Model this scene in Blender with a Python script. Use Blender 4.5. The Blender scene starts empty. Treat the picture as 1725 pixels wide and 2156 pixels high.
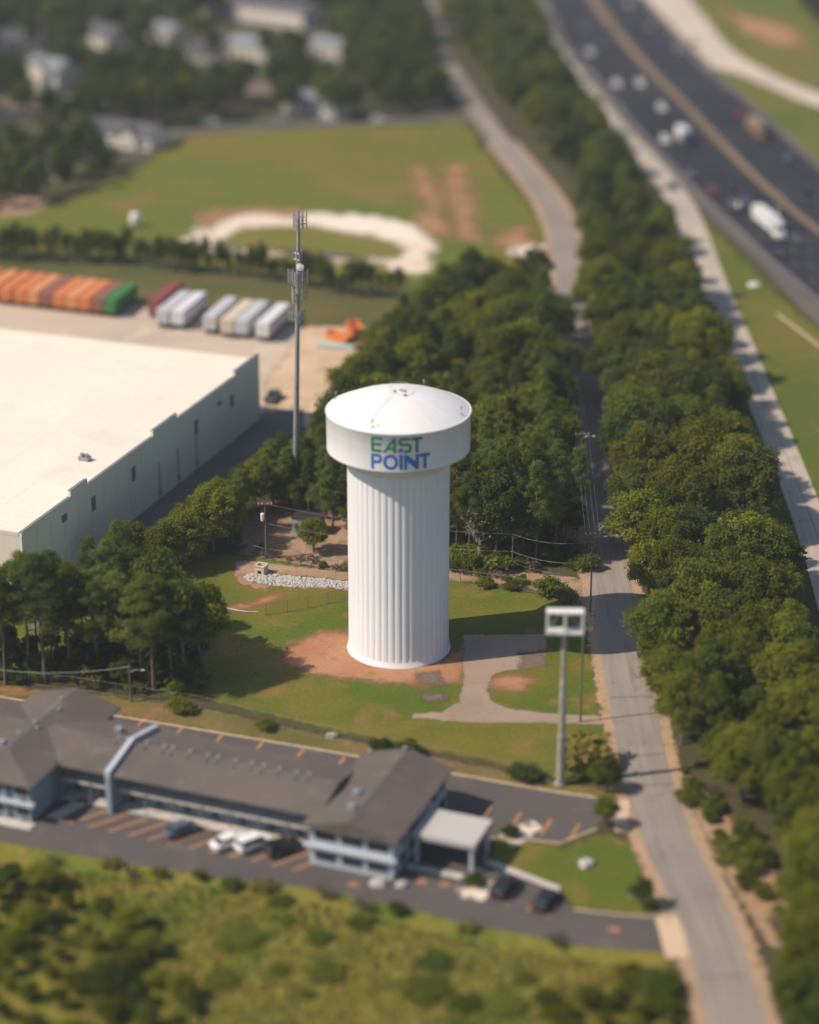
import bpy, math, random
import numpy as np
from mathutils import Vector, Matrix

sc = bpy.context.scene
C = sc.collection
PI = math.pi
R = math.radians

# ------------------------------------------------------------------ camera
CAM_H, PITCH = 140.0, R(22.3)
F, CX, CY = 4692.0, 862.5, 1078.0          # survey frame: 1725 x 2156
cam = bpy.data.cameras.new('camera')
cam.sensor_fit = 'HORIZONTAL'
cam.sensor_width = 360.0
cam.lens = 360.0 * F / 1725.0
cam.clip_start, cam.clip_end = 1.0, 9000.0
cam.dof.use_dof = True
cam.dof.focus_distance = 334.0
cam.dof.aperture_fstop = cam.lens / 1000.0 / 4.2      # 4.2 m wide opening: miniature look of the photograph
camo = bpy.data.objects.new('camera', cam)
C.objects.link(camo)
camo.location = (0, 0, CAM_H)
camo.rotation_euler = (PI / 2 - PITCH, 0, 0)
sc.camera = camo

# ------------------------------------------------------------------ sky and sun
SUN_EL = R(46)
SUN_AZ = (-0.970, -0.243)
world = bpy.data.worlds.new('World')
sc.world = world
world.use_nodes = True
wn = world.node_tree.nodes
sky = wn.new('ShaderNodeTexSky')
sky.sky_type = 'NISHITA'
sky.sun_disc = False
sky.sun_elevation = SUN_EL
sky.sun_rotation = math.atan2(SUN_AZ[0], SUN_AZ[1]) % (2 * PI)
sky.air_density, sky.dust_density = 1.2, 1.0
world.node_tree.links.new(sky.outputs[0], wn['Background'].inputs[0])
wn['Background'].inputs[1].default_value = 0.092
sun = bpy.data.lights.new('sun', 'SUN')
sun.energy, sun.angle, sun.color = 4.5, R(0.53), (1.0, 0.86, 0.68)
suno = bpy.data.objects.new('sun', sun)
C.objects.link(suno)
sv = Vector((SUN_AZ[0] * math.cos(SUN_EL), SUN_AZ[1] * math.cos(SUN_EL), math.sin(SUN_EL)))
suno.rotation_euler = (-sv).to_track_quat('-Z', 'Y').to_euler()
suno.location = (-300, 100, 300)
vs = sc.view_settings
vs.view_transform, vs.look, vs.gamma, vs.exposure = 'Standard', 'None', 1.0, 0.28
vs.use_curve_mapping = False
cy = sc.cycles
cy.use_denoising = True
cy.max_bounces, cy.diffuse_bounces, cy.transparent_max_bounces = 6, 3, 12
cy.use_adaptive_sampling = True
cy.adaptive_threshold = 0.02

# ------------------------------------------------------------------ survey helpers
SP, CP = math.sin(PITCH), math.cos(PITCH)
def G(x, y, z=0.0):
    """a sighting in the survey frame to its place on the level z"""
    u, v = (x - CX) / F, (y - CY) / F
    t = (z - CAM_H) / (-SP - v * CP)
    return (u * t, (CP - v * SP) * t)
def S(x, y, z):
    d = y * CP - (z - CAM_H) * SP
    return (CX + F * x / d, CY - F * (y * SP + (z - CAM_H) * CP) / d)
def GP(pts, z=0.0): return [G(p[0], p[1], z) for p in pts]
def cr(x, y, ox, oy, k=1.9167): return ((ox + x / k) * .69, (oy + y / k) * .69)

def spline(pts, n=6):
    pts = [np.array(p, float) for p in pts]
    P_ = [2 * pts[0] - pts[1]] + pts + [2 * pts[-1] - pts[-2]]
    out = []
    for i in range(1, len(P_) - 2):
        a, b, c, d = P_[i - 1:i + 3]
        for k in range(n):
            t = k / n
            out.append(.5 * ((2 * b) + (c - a) * t + (2 * a - 5 * b + 4 * c - d) * t * t + (3 * b - a - 3 * c + d) * t ** 3))
    out.append(P_[-2])
    return [tuple(o) for o in out]

def inside(px, py, poly):
    px, py = np.asarray(px, float), np.asarray(py, float)
    r = np.zeros(px.shape, bool)
    n = len(poly)
    for i in range(n):
        x1, y1 = poly[i]; x2, y2 = poly[(i + 1) % n]
        if y1 == y2: continue
        r ^= ((y1 > py) != (y2 > py)) & (px < (x2 - x1) * (py - y1) / (y2 - y1) + x1)
    return r
def sdist(px, py, poly):
    d = np.full(px.shape, 1e9)
    n = len(poly)
    for i in range(n):
        x1, y1 = poly[i]; x2, y2 = poly[(i + 1) % n]
        vx, vy = x2 - x1, y2 - y1
        L = vx * vx + vy * vy + 1e-9
        t = np.clip(((px - x1) * vx + (py - y1) * vy) / L, 0, 1)
        d = np.minimum(d, np.hypot(px - x1 - t * vx, py - y1 - t * vy))
    return np.where(inside(px, py, poly), d, -d)

# ------------------------------------------------------------------ materials
def new_mat(name):
    m = bpy.data.materials.new(name)
    m.use_nodes = True
    nt = m.node_tree
    return m, nt, nt.nodes, nt.links, nt.nodes['Principled BSDF']
def noise(nt, scale, detail=4, vec=None, rough=.55, dist=0.0):
    n = nt.nodes.new('ShaderNodeTexNoise')
    n.inputs['Scale'].default_value = scale
    n.inputs['Detail'].default_value = detail
    n.inputs['Roughness'].default_value = rough
    n.inputs['Distortion'].default_value = dist
    if vec is not None: nt.links.new(vec, n.inputs['Vector'])
    return n.outputs['Fac']
def maprange(nt, v, a, b, c=0.0, d=1.0, smooth=True):
    n = nt.nodes.new('ShaderNodeMapRange')
    if smooth: n.interpolation_type = 'SMOOTHSTEP'
    nt.links.new(v, n.inputs[0])
    for i, q in enumerate((a, b, c, d)): n.inputs[i + 1].default_value = q
    return n.outputs[0]
def mixc(nt, f, a, b, mode='MIX'):
    n = nt.nodes.new('ShaderNodeMix')
    n.data_type = 'RGBA'; n.blend_type = mode
    for sock, q in ((n.inputs[0], f), (n.inputs[6], a), (n.inputs[7], b)):
        if isinstance(q, (int, float)): sock.default_value = q
        elif isinstance(q, tuple): sock.default_value = (*q[:3], 1)
        else: nt.links.new(q, sock)
    return n.outputs[2]
def math_(nt, op, a, b=None):
    n = nt.nodes.new('ShaderNodeMath'); n.operation = op
    for i, q in enumerate((a, b)):
        if q is None: continue
        if isinstance(q, (int, float)): n.inputs[i].default_value = q
        else: nt.links.new(q, n.inputs[i])
    return n.outputs[0]
def objvec(nt):
    return nt.nodes.new('ShaderNodeTexCoord').outputs['Object']

def ground_mat(name, c1, c2, c3=None, big=.03, mid=.25, fine=2.5, soft=None, amp=None, rough=.95, bump=.25, c3at=.6, contrast=.35, edge_scale=.6):
    """earth, grass or paving: two colours in large drifts, a third in patches, fine grain; soft edges from 'sd'"""
    m, nt, N, L, b = new_mat(name)
    v = objvec(nt)
    f1 = maprange(nt, noise(nt, big, 5, v), .36, .64)
    col = mixc(nt, f1, c1, c2)
    if c3:
        f3 = maprange(nt, noise(nt, mid, 6, v, .65, .4), c3at - .07, c3at + .1)
        col = mixc(nt, f3, col, c3)
    g = maprange(nt, noise(nt, fine, 6, v, .7), .25, .75, 1 - contrast, 1 + contrast, False)
    gg = nt.nodes.new('ShaderNodeCombineColor')
    for i in range(3): L.new(g, gg.inputs[i])
    col = mixc(nt, 1.0, col, gg.outputs[0], 'MULTIPLY')
    L.new(col, b.inputs['Base Color'])
    b.inputs['Roughness'].default_value = rough
    b.inputs['Specular IOR Level'].default_value = .2
    if bump:
        bp = N.new('ShaderNodeBump'); bp.inputs['Strength'].default_value = bump; bp.inputs['Distance'].default_value = .25
        L.new(noise(nt, fine * 1.3, 5, v, .7), bp.inputs['Height']); L.new(bp.outputs[0], b.inputs['Normal'])
    if soft:
        a = N.new('ShaderNodeAttribute'); a.attribute_name = 'sd'
        nz = noise(nt, edge_scale, 6, v, .65)
        q = math_(nt, 'ADD', a.outputs['Fac'], math_(nt, 'MULTIPLY', math_(nt, 'SUBTRACT', nz, .5), amp if amp else soft * 4))
        al = maprange(nt, q, -soft * .5, soft * .5)
        tr = N.new('ShaderNodeBsdfTransparent'); mx = N.new('ShaderNodeMixShader')
        L.new(al, mx.inputs[0]); L.new(tr.outputs[0], mx.inputs[1]); L.new(b.outputs[0], mx.inputs[2])
        L.new(mx.outputs[0], N['Material Output'].inputs[0])
    return m

def paint(name, col, rough=.5, metal=0.0, wear=.12, scale=1.2, dirt=None, spec=.4):
    m, nt, N, L, b = new_mat(name)
    v = objvec(nt)
    f = maprange(nt, noise(nt, scale, 6, v, .65), .35, .7)
    d = dirt if dirt else tuple(c * (1 - wear) for c in col)
    c = mixc(nt, f, col, d)
    L.new(c, b.inputs['Base Color'])
    b.inputs['Metallic'].default_value = metal
    b.inputs['Specular IOR Level'].default_value = spec
    L.new(maprange(nt, noise(nt, scale * 3, 4, v), .3, .7, max(.03, rough - .1), rough + .1), b.inputs['Roughness'])
    return m

def streaky(name, col, dirt, rough=.5, amount=.6):
    """painted wall with rain streaks running down it"""
    m, nt, N, L, b = new_mat(name)
    v = objvec(nt)
    mp = N.new('ShaderNodeMapping'); mp.inputs['Scale'].default_value = (1.6, 1.6, .05); L.new(v, mp.inputs[0])
    f = math_(nt, 'MULTIPLY', maprange(nt, noise(nt, 1.3, 6, mp.outputs[0], .7), .45, .8), amount)
    g = maprange(nt, noise(nt, .12, 4, v), .3, .7, 0, .35)
    c = mixc(nt, f, col, dirt)
    c = mixc(nt, g, c, tuple(.9 * q for q in col))
    L.new(c, b.inputs['Base Color'])
    b.inputs['Roughness'].default_value = rough
    b.inputs['Specular IOR Level'].default_value = .3
    return m

def leaf_mat(name, a, b_, c_, trans=.3):
    m, nt, N, L, b = new_mat(name)
    N.remove(b)
    oi = N.new('ShaderNodeObjectInfo')
    at = N.new('ShaderNodeAttribute'); at.attribute_name = 'tint'
    r = oi.outputs['Random']
    base = mixc(nt, maprange(nt, r, 0, 1, 0, 1, False), a, b_)
    col = mixc(nt, maprange(nt, at.outputs['Fac'], .35, 1.0, 0, .9), base, c_)
    # whole-tree lightness differs a little
    rv = maprange(nt, math_(nt, 'FRACT', math_(nt, 'MULTIPLY', r, 7.31)), 0, 1, .72, 1.3, False)
    gg = N.new('ShaderNodeCombineColor')
    for i in range(3): L.new(rv, gg.inputs[i])
    col = mixc(nt, 1.0, col, gg.outputs[0], 'MULTIPLY')
    d = N.new('ShaderNodeBsdfDiffuse'); t = N.new('ShaderNodeBsdfTranslucent'); mx = N.new('ShaderNodeMixShader')
    L.new(col, d.inputs[0]); L.new(mixc(nt, 1.0, col, (1.15, 1.25, .6), 'MULTIPLY'), t.inputs[0])
    mx.inputs[0].default_value = trans
    L.new(d.outputs[0], mx.inputs[1]); L.new(t.outputs[0], mx.inputs[2])
    L.new(mx.outputs[0], N['Material Output'].inputs[0])
    return m
def glass_mat(name, col=(.02, .03, .04), rough=.12):
    m, nt, N, L, b = new_mat(name)
    L.new(mixc(nt, noise(nt, .7, 3, objvec(nt)), col, tuple(c * 1.8 for c in col)), b.inputs['Base Color'])
    b.inputs['Roughness'].default_value = rough
    return m
def mesh_wire_mat(name, col, cover):
    m, nt, N, L, b = new_mat(name)
    b.inputs['Base Color'].default_value = (*col, 1); b.inputs['Metallic'].default_value = .6; b.inputs['Roughness'].default_value = .5
    v = objvec(nt)
    w = noise(nt, 40, 2, v)
    tr = N.new('ShaderNodeBsdfTransparent'); mx = N.new('ShaderNodeMixShader')
    L.new(maprange(nt, w, .3, .7, cover * .5, cover * 1.5), mx.inputs[0]); L.new(tr.outputs[0], mx.inputs[1]); L.new(b.outputs[0], mx.inputs[2])
    L.new(mx.outputs[0], N['Material Output'].inputs[0])
    return m

M = {}
M['ground'] = ground_mat('leaf litter earth', (.055, .05, .026), (.075, .062, .03), (.06, .075, .022), .05, .3, 1.5)
M['lawn'] = ground_mat('mown lawn', (.074, .110, .010), (.132, .122, .016), (.18, .12, .036), .06, .13, 2.0, 1.2, 5, c3at=.57, contrast=.38)
M['field'] = ground_mat('rough field grass', (.088, .125, .010), (.14, .125, .016), (.19, .125, .035), .011, .028, .5, 3, 14, c3at=.6, edge_scale=.12, contrast=.4)
M['tuft'] = ground_mat('grass left in the sand', (.13, .14, .02), (.18, .145, .035), None, .03, .1, .6, 5, 13, edge_scale=.14)
M['strip'] = ground_mat('dry grass strip', (.075, .08, .024), (.12, .095, .034), (.09, .11, .022), .03, .12, .9, 2, 7, edge_scale=.25)
M['yards'] = ground_mat('shady garden ground', (.06, .066, .03), (.085, .078, .05), (.11, .09, .07), .02, .06, .5, 4, 10, edge_scale=.1)
M['verge'] = ground_mat('roadside verge grass', (.078, .105, .012), (.13, .12, .018), (.16, .122, .034), .02, .07, 1.2, 2, 6, c3at=.6, edge_scale=.25)
M['scrub'] = ground_mat('wild scrub grass', (.17, .155, .024), (.225, .175, .036), (.10, .135, .016), .07, .07, 1.1, 1.5, 6, c3at=.51, contrast=.36, edge_scale=.4)
M['bank'] = ground_mat('straw and clay bank', (.16, .12, .04), (.11, .10, .028), (.24, .125, .06), .07, .15, 1.6, 1.0, 4, c3at=.57)
M['clay'] = ground_mat('red clay', (.33, .15, .08), (.37, .195, .11), (.24, .14, .06), .15, .3, 1.6, 3.2, 5.0, c3at=.62, contrast=.22, edge_scale=.35)
M['clayfar'] = ground_mat('red clay of the field', (.36, .19, .10), (.30, .16, .07), (.2, .15, .05), .06, .12, 1.0, 9, 22, c3at=.55, edge_scale=.09)
M['sand'] = ground_mat('pale graded sand', (.62, .51, .41), (.70, .61, .53), (.52, .33, .21), .03, .045, .8, 3.5, 17, c3at=.58, contrast=.15, edge_scale=.2)
M['dust'] = ground_mat('pinkish dry dirt', (.36, .24, .165), (.29, .18, .11), (.17, .13, .06), .12, .3, 1.8, .8, 3.5, c3at=.6)
M['yard'] = ground_mat('bare concrete yard', (.50, .40, .32), (.42, .345, .28), (.55, .45, .36), .03, .12, 1.2, .6, 1.2, contrast=.14, bump=.1)
M['yardsand'] = ground_mat('tan sand of the yard', (.56, .42, .30), (.5, .36, .24), (.36, .24, .14), .05, .2, 1.2, 1.5, 6, contrast=.18, bump=.2)
M['road'] = ground_mat('worn grey asphalt', (.26, .225, .20), (.22, .19, .17), (.17, .15, .135), .05, .16, 3, contrast=.16, bump=.1, c3at=.64)
M['roadfar'] = M['road']
M['shoulder'] = ground_mat('dusty road shoulder', (.38, .25, .16), (.33, .235, .16), (.14, .13, .045), .06, .35, 2, .7, 2.5, c3at=.62)
M['frontage'] = ground_mat('pale concrete road', (.37, .32, .28), (.42, .36, .31), (.32, .28, .24), .04, .2, 2.5, contrast=.12, bump=.08)
M['highway'] = ground_mat('dark highway asphalt', (.020, .021, .033), (.027, .027, .039), (.04, .039, .047), .012, .04, 1.5, contrast=.15, bump=.05)
M['hshoulder'] = ground_mat('highway shoulder asphalt', (.105, .092, .09), (.125, .108, .1), (.09, .08, .08), .02, .1, 1.5, contrast=.15, bump=.05)
M['median'] = ground_mat('median barrier concrete', (.17, .128, .098), (.14, .106, .085), (.21, .16, .125), .03, .1, 1.5, contrast=.2)
M['lot'] = ground_mat('motel lot asphalt', (.10, .088, .088), (.085, .075, .077), (.125, .108, .1), .06, .2, 2.5, .25, .5, contrast=.14, bump=.08)
M['shadelot'] = ground_mat('service drive asphalt', (.15, .14, .135), (.125, .115, .11), (.17, .15, .13), .06, .2, 2.5, .5, 1.5, contrast=.14, bump=.08)
M['concrete'] = ground_mat('driveway concrete', (.31, .23, .18), (.27, .20, .155), (.20, .155, .125), .12, .3, 2.5, .5, 1.6, c3at=.63, contrast=.12, bump=.1)
M['darkpatch'] = ground_mat('dark patch', (.14, .105, .085), (.17, .125, .1), None, .2, .4, 2.5, 1.6, 4)
M['walk'] = ground_mat('light sidewalk concrete', (.52, .48, .45), (.45, .42, .40), (.38, .34, .31), .1, .4, 3, contrast=.1, bump=.1)
M['apron'] = ground_mat('pale concrete apron', (.55, .40, .29), (.50, .37, .28), (.40, .3, .22), .1, .3, 2.5, .3, .8, contrast=.12)
M['ramp'] = ground_mat('pale ramp concrete', (.52, .44, .37), (.46, .39, .33), (.4, .33, .28), .03, .1, 1.5, contrast=.12, bump=.05)
M['tar'] = paint('tar seam', (.07, .065, .062), .8, wear=.3)
M['basin'] = paint('cast concrete', (.58, .49, .38), .85, wear=.2)
M['kerb'] = paint('kerb concrete', (.46, .36, .26), .9, wear=.3)
M['lineO'] = paint('faded orange paint', (.40, .19, .085), .85, wear=.35, scale=3)
M['lineW'] = paint('white road paint', (.42, .41, .41), .8, wear=.3, scale=2)
M['lineY'] = paint('yellow road paint', (.5, .33, .08), .8, wear=.3, scale=2)
M['stone'] = paint('pale riprap stone', (.47, .45, .45), .9, wear=.45, scale=2)
M['white'] = streaky('white tower paint', (.735, .74, .785), (.56, .54, .54), .42, .36)
M['dome'] = paint('white dome paint', (.74, .73, .74), .4, wear=.05, scale=.3)
M['green'] = paint('green letter paint', (.02, .17, .075), .5, wear=.15, scale=1.5)
M['blue'] = paint('blue letter paint', (.022, .13, .42), .5, wear=.15, scale=1.5)
M['steel'] = paint('galvanised steel', (.36, .37, .38), .45, .6, .25)
M['polegrey'] = paint('grey pole paint', (.30, .31, .33), .5, .2, .2)
M['signpole'] = paint('weathered sign pole', (.36, .33, .30), .55, .1, .3, .5)
M['signwhite'] = paint('white sign frame', (.72, .70, .70), .45, wear=.2)
M['darkmetal'] = paint('dark metal', (.05, .052, .06), .45, .3, .3)
M['antenna'] = paint('antenna grey', (.30, .31, .33), .5, .1, .2)
M['rust'] = paint('rusty hatch', (.34, .22, .18), .8, wear=.4)
M['membrane'] = ground_mat('white roof membrane', (.76, .68, .60), (.72, .645, .57), (.67, .60, .535), .03, .08, .8, contrast=.07, bump=.03, rough=.7)
M['whwall'] = streaky('grey green metal wall', (.68, .67, .56), (.58, .57, .48), .6, .45)
M['whfront'] = streaky('cream metal wall', (.66, .6, .53), (.5, .45, .4), .6, .4)
M['shingle'] = ground_mat('grey asphalt shingle', (.128, .108, .10), (.106, .09, .086), (.15, .128, .118), .09, .3, 3, contrast=.26, bump=.3)
M['roofgrey'] = ground_mat('house roof grey', (.08, .085, .105), (.11, .105, .12), (.07, .07, .085), .1, .5, 4, contrast=.2, bump=.2)
M['roofpale'] = ground_mat('house roof pale', (.22, .24, .27), (.18, .195, .22), (.15, .16, .19), .1, .5, 4, contrast=.15, bump=.2)
M['roofbrown'] = ground_mat('house roof brown', (.15, .11, .09), (.18, .135, .115), (.12, .09, .08), .1, .5, 4, contrast=.2, bump=.2)
M['motelwall'] = streaky('pale blue stucco', (.24, .30, .38), (.18, .22, .28), .8, .5)
M['canopy'] = paint('pale grey canopy', (.46, .43, .425), .6, wear=.1)
M['motelwhite'] = streaky('white stucco', (.42, .46, .53), (.32, .35, .4), .8, .4)
M['housewhite'] = streaky('white siding', (.66, .60, .54), (.5, .46, .42), .8, .4)
M['housebrick'] = paint('brick red wall', (.27, .13, .09), .9, wear=.35, scale=3)
M['doorblue'] = paint('dark teal door', (.05, .10, .13), .5, wear=.2)
M['glass'] = glass_mat('window glass')
M['tyre'] = paint('tyre rubber', (.025, .025, .027), .9, wear=.3)
M['rim'] = paint('wheel rim', (.4, .4, .42), .35, .7)
M['lamp'] = paint('lamp lens', (.75, .75, .72), .15)
M['redlamp'] = paint('tail lamp', (.35, .03, .03), .2)
M['chain'] = mesh_wire_mat('chain link mesh', (.16, .165, .16), .1)
M['fencesteel'] = paint('dull fence steel', (.20, .20, .19), .6, .4, .25)
M['wood'] = paint('creosote pole', (.16, .13, .105), .9, wear=.35, scale=2)
M['bark'] = paint('pine bark', (.17, .125, .095), .95, wear=.4, scale=2)
M['barkgrey'] = paint('grey bark', (.15, .135, .115), .95, wear=.4, scale=2)
M['deadwood'] = paint('bare grey wood', (.30, .26, .23), .95, wear=.3, scale=2)
M['wire'] = paint('overhead cable', (.42, .42, .43), .5, .2)
M['leafA'] = leaf_mat('broad leaves', (.064, .100, .022), (.098, .118, .022), (.165, .165, .028), .38)
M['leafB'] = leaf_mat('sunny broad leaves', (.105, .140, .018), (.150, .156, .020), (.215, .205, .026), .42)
M['leafD'] = leaf_mat('dark broad leaves', (.042, .076, .024), (.062, .088, .024), (.115, .128, .028), .35)
M['needle'] = leaf_mat('pine needles', (.082, .128, .034), (.122, .15, .034), (.20, .21, .042), .42)
M['shrub'] = leaf_mat('shrub leaves', (.11, .15, .024), (.15, .165, .03), (.20, .19, .04), .48)
M['straw'] = leaf_mat('dry grass blades', (.17, .13, .04), (.15, .14, .03), (.25, .19, .07), .3)
M['twig'] = leaf_mat('dry brown twigs', (.12, .09, .065), (.14, .11, .085), (.18, .14, .11), .15)

# ------------------------------------------------------------------ mesh builder
class MB:
    def __init__(s): s.v, s.f, s.m = [], [], []
    def add(s, verts, faces, mi=0, mat=None):
        o = len(s.v)
        if mat is not None: verts = [tuple(mat @ Vector(q)) for q in verts]
        s.v += [tuple(q) for q in verts]
        s.f += [tuple(i + o for i in f) for f in faces]
        s.m += [mi] * len(faces)
        return s
    def box(s, cx, cy, cz, sx, sy, sz, rz=0, mi=0, taper=1.0):
        x, y, z = sx / 2, sy / 2, sz / 2
        t = taper
        V = [(-x, -y, -z), (x, -y, -z), (x, y, -z), (-x, y, -z), (-x * t, -y * t, z), (x * t, -y * t, z), (x * t, y * t, z), (-x * t, y * t, z)]
        Mx = Matrix.Translation((cx, cy, cz)) @ Matrix.Rotation(rz, 4, 'Z')
        return s.add(V, [(0, 3, 2, 1), (4, 5, 6, 7), (0, 1, 5, 4), (1, 2, 6, 5), (2, 3, 7, 6), (3, 0, 4, 7)], mi, Mx)
    def span(s, x0, x1, y0, y1, z0, z1, mi=0): return s.box((x0 + x1) / 2, (y0 + y1) / 2, (z0 + z1) / 2, x1 - x0, y1 - y0, z1 - z0, 0, mi)
    def prism(s, poly, z0, z1, mi=0):
        n = len(poly)
        V = [(p[0], p[1], z0) for p in poly] + [(p[0], p[1], z1) for p in poly]
        Fc = [tuple(range(n))[::-1], tuple(range(n, 2 * n))] + [(i, (i + 1) % n, n + (i + 1) % n, n + i) for i in range(n)]
        return s.add(V, Fc, mi)
    def lathe(s, prof, n=24, cx=0, cy=0, mi=0, cap=True):
        V, Fc = [], []
        for r, z in prof:
            for k in range(n): V.append((cx + r * math.cos(2 * PI * k / n), cy + r * math.sin(2 * PI * k / n), z))
        for i in range(len(prof) - 1):
            for k in range(n):
                a, b = i * n + k, i * n + (k + 1) % n
                Fc.append((a, b, b + n, a + n))
        if cap:
            Fc.append(tuple(range(n))[::-1]); Fc.append(tuple(range((len(prof) - 1) * n, len(prof) * n)))
        return s.add(V, Fc, mi)
    def tube(s, path, rad, n=6, mi=0):
        path = [Vector(p) for p in path]
        if not hasattr(rad, '__len__'): rad = [rad] * len(path)
        V, Fc = [], []
        for i, p in enumerate(path):
            d = (path[min(i + 1, len(path) - 1)] - path[max(i - 1, 0)]).normalized()
            a = d.cross(Vector((0, 0, 1)) if abs(d.z) < .9 else Vector((1, 0, 0))).normalized(); b = d.cross(a)
            for k in range(n):
                t = 2 * PI * k / n
                V.append(p + (a * math.cos(t) + b * math.sin(t)) * rad[i])
        for i in range(len(path) - 1):
            for k in range(n):
                x, y = i * n + k, i * n + (k + 1) % n
                Fc.append((x, y, y + n, x + n))
        Fc.append(tuple(range(n))[::-1]); Fc.append(tuple(range((len(path) - 1) * n, len(path) * n)))
        return s.add(V, Fc, mi)
    def strip(s, left, right, z, mi=0):
        V = []
        for a, b in zip(left, right): V += [(a[0], a[1], z), (b[0], b[1], z)]
        return s.add(V, [(2 * i, 2 * i + 1, 2 * i + 3, 2 * i + 2) for i in range(len(left) - 1)], mi)
    def mesh(s, name, mats, smooth=False):
        me = bpy.data.meshes.new(name)
        me.from_pydata(s.v, [], s.f)
        for m in (mats if isinstance(mats, (list, tuple)) else [mats]): me.materials.append(M[m] if isinstance(m, str) else m)
        me.polygons.foreach_set('material_index', s.m)
        if smooth: me.polygons.foreach_set('use_smooth', [True] * len(s.f))
        me.update()
        return me
    def build(s, name, mats, parent=None, smooth=False, loc=None, rz=0):
        return obj(name, s.mesh(name, mats, smooth), parent, loc, rz)

def obj(name, me, parent=None, loc=None, rz=0):
    o = bpy.data.objects.new(name, me)
    C.objects.link(o)
    if parent: o.parent = parent
    if loc is not None: o.location = loc
    if rz: o.rotation_euler = (0, 0, rz)
    return o
def tag(o, label=None, cat=None, group=None, kind=None):
    if label: o['label'] = label
    if cat: o['category'] = cat
    if group: o['group'] = group
    if kind: o['kind'] = kind
    return o
def thing(name, label, cat, loc=(0, 0, 0), rz=0, group=None):
    o = bpy.data.objects.new(name, None)
    o.empty_display_size = .5
    C.objects.link(o)
    o.location = loc if len(loc) == 3 else (*loc, 0)
    o.rotation_euler = (0, 0, rz)
    return tag(o, label, cat, group)
def copy_tree(o, parent=None):
    c = o.copy(); C.objects.link(c); c.parent = parent
    for ch in list(o.children): copy_tree(ch, c)
    return c
def place(proto, used, loc, rz, label, group=None, scale=None):
    o = proto if not used else copy_tree(proto)
    used.append(1)
    o.location = loc if len(loc) == 3 else (*loc, 0)
    o.rotation_euler = (0, 0, rz)
    if scale: o.scale = scale
    o['label'] = label
    if group: o['group'] = group
    return o

def patch(name, poly, mat, z, soft=1.0, cell=1.0, kind='structure', label=None):
    """ground cover over a polygon; 'sd' holds the distance to its edge so the material can ravel it"""
    xs = [p[0] for p in poly]; ys = [p[1] for p in poly]
    pad = soft * 1.6
    x = np.arange(min(xs) - pad, max(xs) + pad + cell, cell); y = np.arange(min(ys) - pad, max(ys) + pad + cell, cell)
    X, Y = np.meshgrid(x, y)
    D = sdist(X, Y, poly)
    nx = len(x)
    keep = np.maximum.reduce([D[:-1, :-1], D[1:, :-1], D[:-1, 1:], D[1:, 1:]]) > -pad
    j, i = np.nonzero(keep)
    a = j * nx + i
    q = np.stack([a, a + 1, a + nx + 1, a + nx], 1)
    u, inv = np.unique(q, return_inverse=True)
    V = np.stack([X.ravel()[u], Y.ravel()[u], np.full(len(u), z)], 1)
    me = bpy.data.meshes.new(name)
    me.from_pydata(V.tolist(), [], inv.reshape(q.shape).tolist())
    at = me.attributes.new('sd', 'FLOAT', 'POINT')
    at.data.foreach_set('value', D.ravel()[u].astype('f'))
    me.materials.append(M[mat])
    o = obj(name, me)
    tag(o, kind=kind)
    if label: o['label'] = label
    return o

# ================================================================== THE GROUND
gb = MB()
gb.add([(-3000, -900, 0), (3000, -900, 0), (3000, 5000, 0), (-3000, 5000, 0)], [(0, 1, 2, 3)])
tag(gb.build('ground', 'ground'), kind='structure')

patch('scrub_field', GP([(-600, 1690), (150, 1780), (420, 1830), (700, 1860), (1000, 1920), (1250, 1970), (1400, 1985), (1440, 2100), (1560, 2700), (-600, 2700)]), 'scrub', .006, 2, 1.2)
patch('lawn', GP([(-60, 1250), (330, 1215), (430, 1165), (520, 1168), (730, 1205), (960, 1222), (1248, 1268), (1262, 1400), (1280, 1500), (1290, 1640), (1180, 1640), (960, 1590), (700, 1540), (430, 1470), (200, 1440), (-60, 1420)]), 'lawn', .006, 1.5, .9)
patch('grass_bank', GP([(-60, 1440), (200, 1462), (430, 1490), (700, 1550), (960, 1600), (1180, 1650), (1290, 1660), (1300, 1690), (1180, 1682), (960, 1634), (700, 1586), (400, 1530), (240, 1505), (-60, 1478)]), 'bank', .011, 1.0, .7)
patch('field', GP([(-420, 470), (130, 430), (330, 330), (400, 282), (700, 268), (985, 258), (1020, 320), (1090, 400), (1140, 480), (1162, 560), (1150, 600), (820, 640), (500, 590), (-420, 575)]), 'field', .006, 4, 3)
patch('grass_strip', GP([(-420, 545), (300, 545), (640, 590), (900, 600), (830, 660), (770, 690), (640, 688), (480, 668), (300, 640), (-420, 640)]), 'strip', .011, 2.5, 2)
patch('container_yard', GP([(-400, 625), (300, 640), (480, 668), (640, 688), (650, 720), (655, 760), (600, 830), (540, 900), (480, 950), (-400, 1000)]), 'yard', .016, .8, 1.5)
patch('sandy_yard', GP([(640, 688), (770, 688), (745, 750), (700, 800), (680, 850), (650, 900), (560, 890), (560, 800), (610, 740)]), 'yardsand', .021, 2, 1)
patch('service_drive', GP([(540, 870), (640, 860), (640, 900), (560, 945), (480, 1010), (380, 1080), (290, 1170), (200, 1260), (60, 1330), (100, 1220), (330, 1040), (450, 940)]), 'shadelot', .026, .8, 1)
patch('compound_dirt', GP([(505, 1110), (560, 1060), (640, 1050), (735, 1080), (735, 1160), (740, 1206), (660, 1192), (560, 1176), (505, 1168)]), 'dust', .012, 1.2, .6)
patch('dirt_track', GP([(940, 1196), (1010, 1196), (1110, 1206), (1200, 1214), (1250, 1232), (1258, 1275), (1200, 1262), (1090, 1232), (940, 1222)]), 'dust', .012, .9, .5)
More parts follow.
